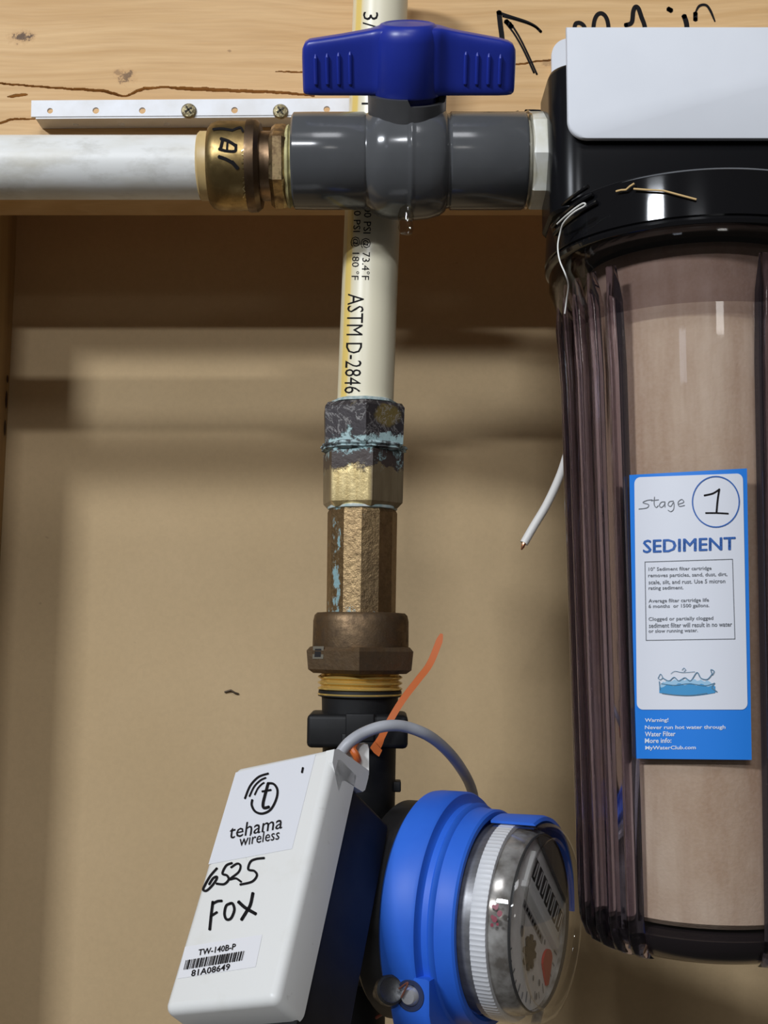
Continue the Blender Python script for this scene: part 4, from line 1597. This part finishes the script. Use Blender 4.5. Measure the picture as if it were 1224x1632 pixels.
for s_, wd in (([(216, 1132), (228, 1112), (238, 1130), (226, 1140), (216, 1132)], 1.0), ([(240, 1132), (270, 1146), (296, 1128), (320, 1146), (350, 1130), (378, 1146), (410, 1104), (430, 1132), (462, 1138), (486, 1112)], 1.4),
               ([(486, 1112), (480, 1090), (496, 1098), (488, 1116)], 1.3), ([(336, 1092), (345, 1082), (354, 1092), (345, 1098)], .9), ([(232, 1160), (300, 1168), (370, 1160), (450, 1170), (496, 1158)], 1.2),
               ([(236, 1208), (300, 1216), (380, 1218), (460, 1208)], 1.2), ([(498, 1158), (486, 1180), (510, 1200)], 1.8), ([(222, 1150), (226, 1190)], 1.5), ([(280, 1110), (300, 1098), (340, 1104), (400, 1100)], .7)):
    stroke(q, labs(s_), wd, f4)
q.build('splash_picture', SPL[2], stk, angle=0)

# bracket
BRK = speckled('bracket_white', (.74, .76, .80), (.71, .73, .77), 30, .6, Specular_IOR_Level=.2)
YFp = -.0625
kz = S(1000, 130, YFp)
x0, x1 = P(904, 130, YFp).x, .215
zt, zb = P(904, 42, YFp).z, P(904, 221, YFp).z
br = thing('filter_bracket', 'white folded steel bracket over the black filter head', 'bracket', Matrix.Translation((FX, YB - .003, zt)))
Mq = Matrix(((1, 0, 0, 0), (0, 0, 1, 0), (0, 1, 0, 0), (0, 0, 0, 1)))
q = MB()
rc = 31 * kz
pts = []
for k in range(13):
    a = math.radians(180 + 90 * k / 12)
    pts.append((x0 + rc + rc * math.cos(a), zb + rc + rc * math.sin(a)))
pts += [(x1, zb), (x1, zt), (x0, zt)]


def shrink(pts, e):
    cx_, cz_ = (x0 + x1) / 2, (zb + zt) / 2
    return [(x - math.copysign(e, x - cx_), z - math.copysign(e, z - cz_)) for x, z in pts]


q.rings([[Vector((x, y, z)) for x, z in shrink(pts, e)] for e, y in ((.0008, YFp), (.0003, YFp + .0002), (0, YFp + .0008), (0, YFp + .0020), (.0004, YFp + .0026))])
q.build('front_flange', BRK, br, angle=40)
q = MB()
q.box(Matrix(), (x0 + .028, YFp + .0005, zt - .0026), (x1, YB - .0003, zt), .0003)
q.build('top_plate', BRK, br)
q = MB()
Yp = YB - .0030
xa, za = P(879.5, 100, Yp).x, P(890, 61, Yp).z
rc = 28 * S(880, 80, Yp)
pts = []
for k in range(13):
    a = math.radians(180 - 90 * k / 12)
    pts.append((xa + rc + rc * math.cos(a), za - rc + rc * math.sin(a)))
pts += [(x1, za), (x1, zb - .01), (xa, zb - .01)]
q.rings([[Vector((x, y, z)) for x, z in pts] for y in (Yp, Yp + .0026)])
q.build('back_plate', BRK, br, angle=40)

# splinters lying on the cap ring, loose string and wire beside it
frg = on_cyl(Mh2, lambda z: R + .0006)
STRAW = plain('straw', (.62, .42, .18), .6)
q = MB().tube([frg(*p) for p in ((982, 305), (990, 303), (998, 302.5), (1004, 297), (1011, 292.5))], .00038, 8)
tag(q.build('splinter', STRAW), 'short bent straw-coloured splinter on the black cap ring', 'splinter', 'splinters on the cap ring')
q = MB().tube([frg(*p) for p in ((1010, 301), (1030, 302.5), (1058, 304), (1080, 310), (1110, 318))], .00036, 8)
tag(q.build('splinter', STRAW), 'long straw-coloured splinter lying across the bright reflection on the cap ring', 'splinter', 'splinters on the cap ring')
fs1 = on_cyl(Mh2, lambda z: R + .0009)
Ys = YF - .012
q = MB()
pts = [(888, 357, YF - .026), (903, 343, YF - .034), (918, 331, YF - .038), (930, 324, YF - .041), (932, 328, YF - .041), (915, 338, YF - .037), (899, 354, YF - .032), (893, 370, YF - .028), (889, 392, YF - .027), (892, 415, YF - .028), (901, 437, YF - .03), (906, 455, YF - .026),
       (903, 478, YF - .02), (900, 500, YF - .018)]
q.tube(spline([P(*p) for p in pts], 6), [.00032] * 40 + [.00028] * 39, 8)
tag(q.build('string', plain('white_string', (.78, .77, .72), .6)), 'thin white looped string at the left shoulder of the filter', 'string')
wp = [P(1010, 520, .134), P(985, 565, .105), P(950, 625, .055), P(925, 680, .022), P(908, 712, .015), P(893, 757, .008), P(872, 803, .004), P(850, 840, .002), P(835, 866, .001)]
q = MB().tube(spline(wp, 8), 6.8 * S(860, 800, .003), 16)
wr = thing('electrical_wire', 'white insulated wire with bare copper tip hanging left of the filter', 'wire', Matrix.Translation(wp[-1]))
q.build('insulation', plain('white_insulation', (.72, .70, .66), .45), wr)
q = MB().tube([wp[-1] + (wp[-2] - wp[-1]).normalized() * .003, wp[-1], P(833, 872, .001), P(831, 876, .0015)], [.0008, .0008, .0007, .0003], 8)
q.build('copper_core', plain('copper', (.75, .36, .20), .35, 1.0), wr)
# a staple-like scuff on the panel
q = MB().tube([P(358, 1103, YW - .0006), P(368, 1100, YW - .0012), P(374, 1104, YW - .001), P(380, 1106, YW - .0004)], .0005, 8)
tag(q.build('staple', plain('rusty_steel', (.10, .07, .045), .6, .5)), 'tiny dark staple stuck in the brown panel left of the union nut', 'staple')
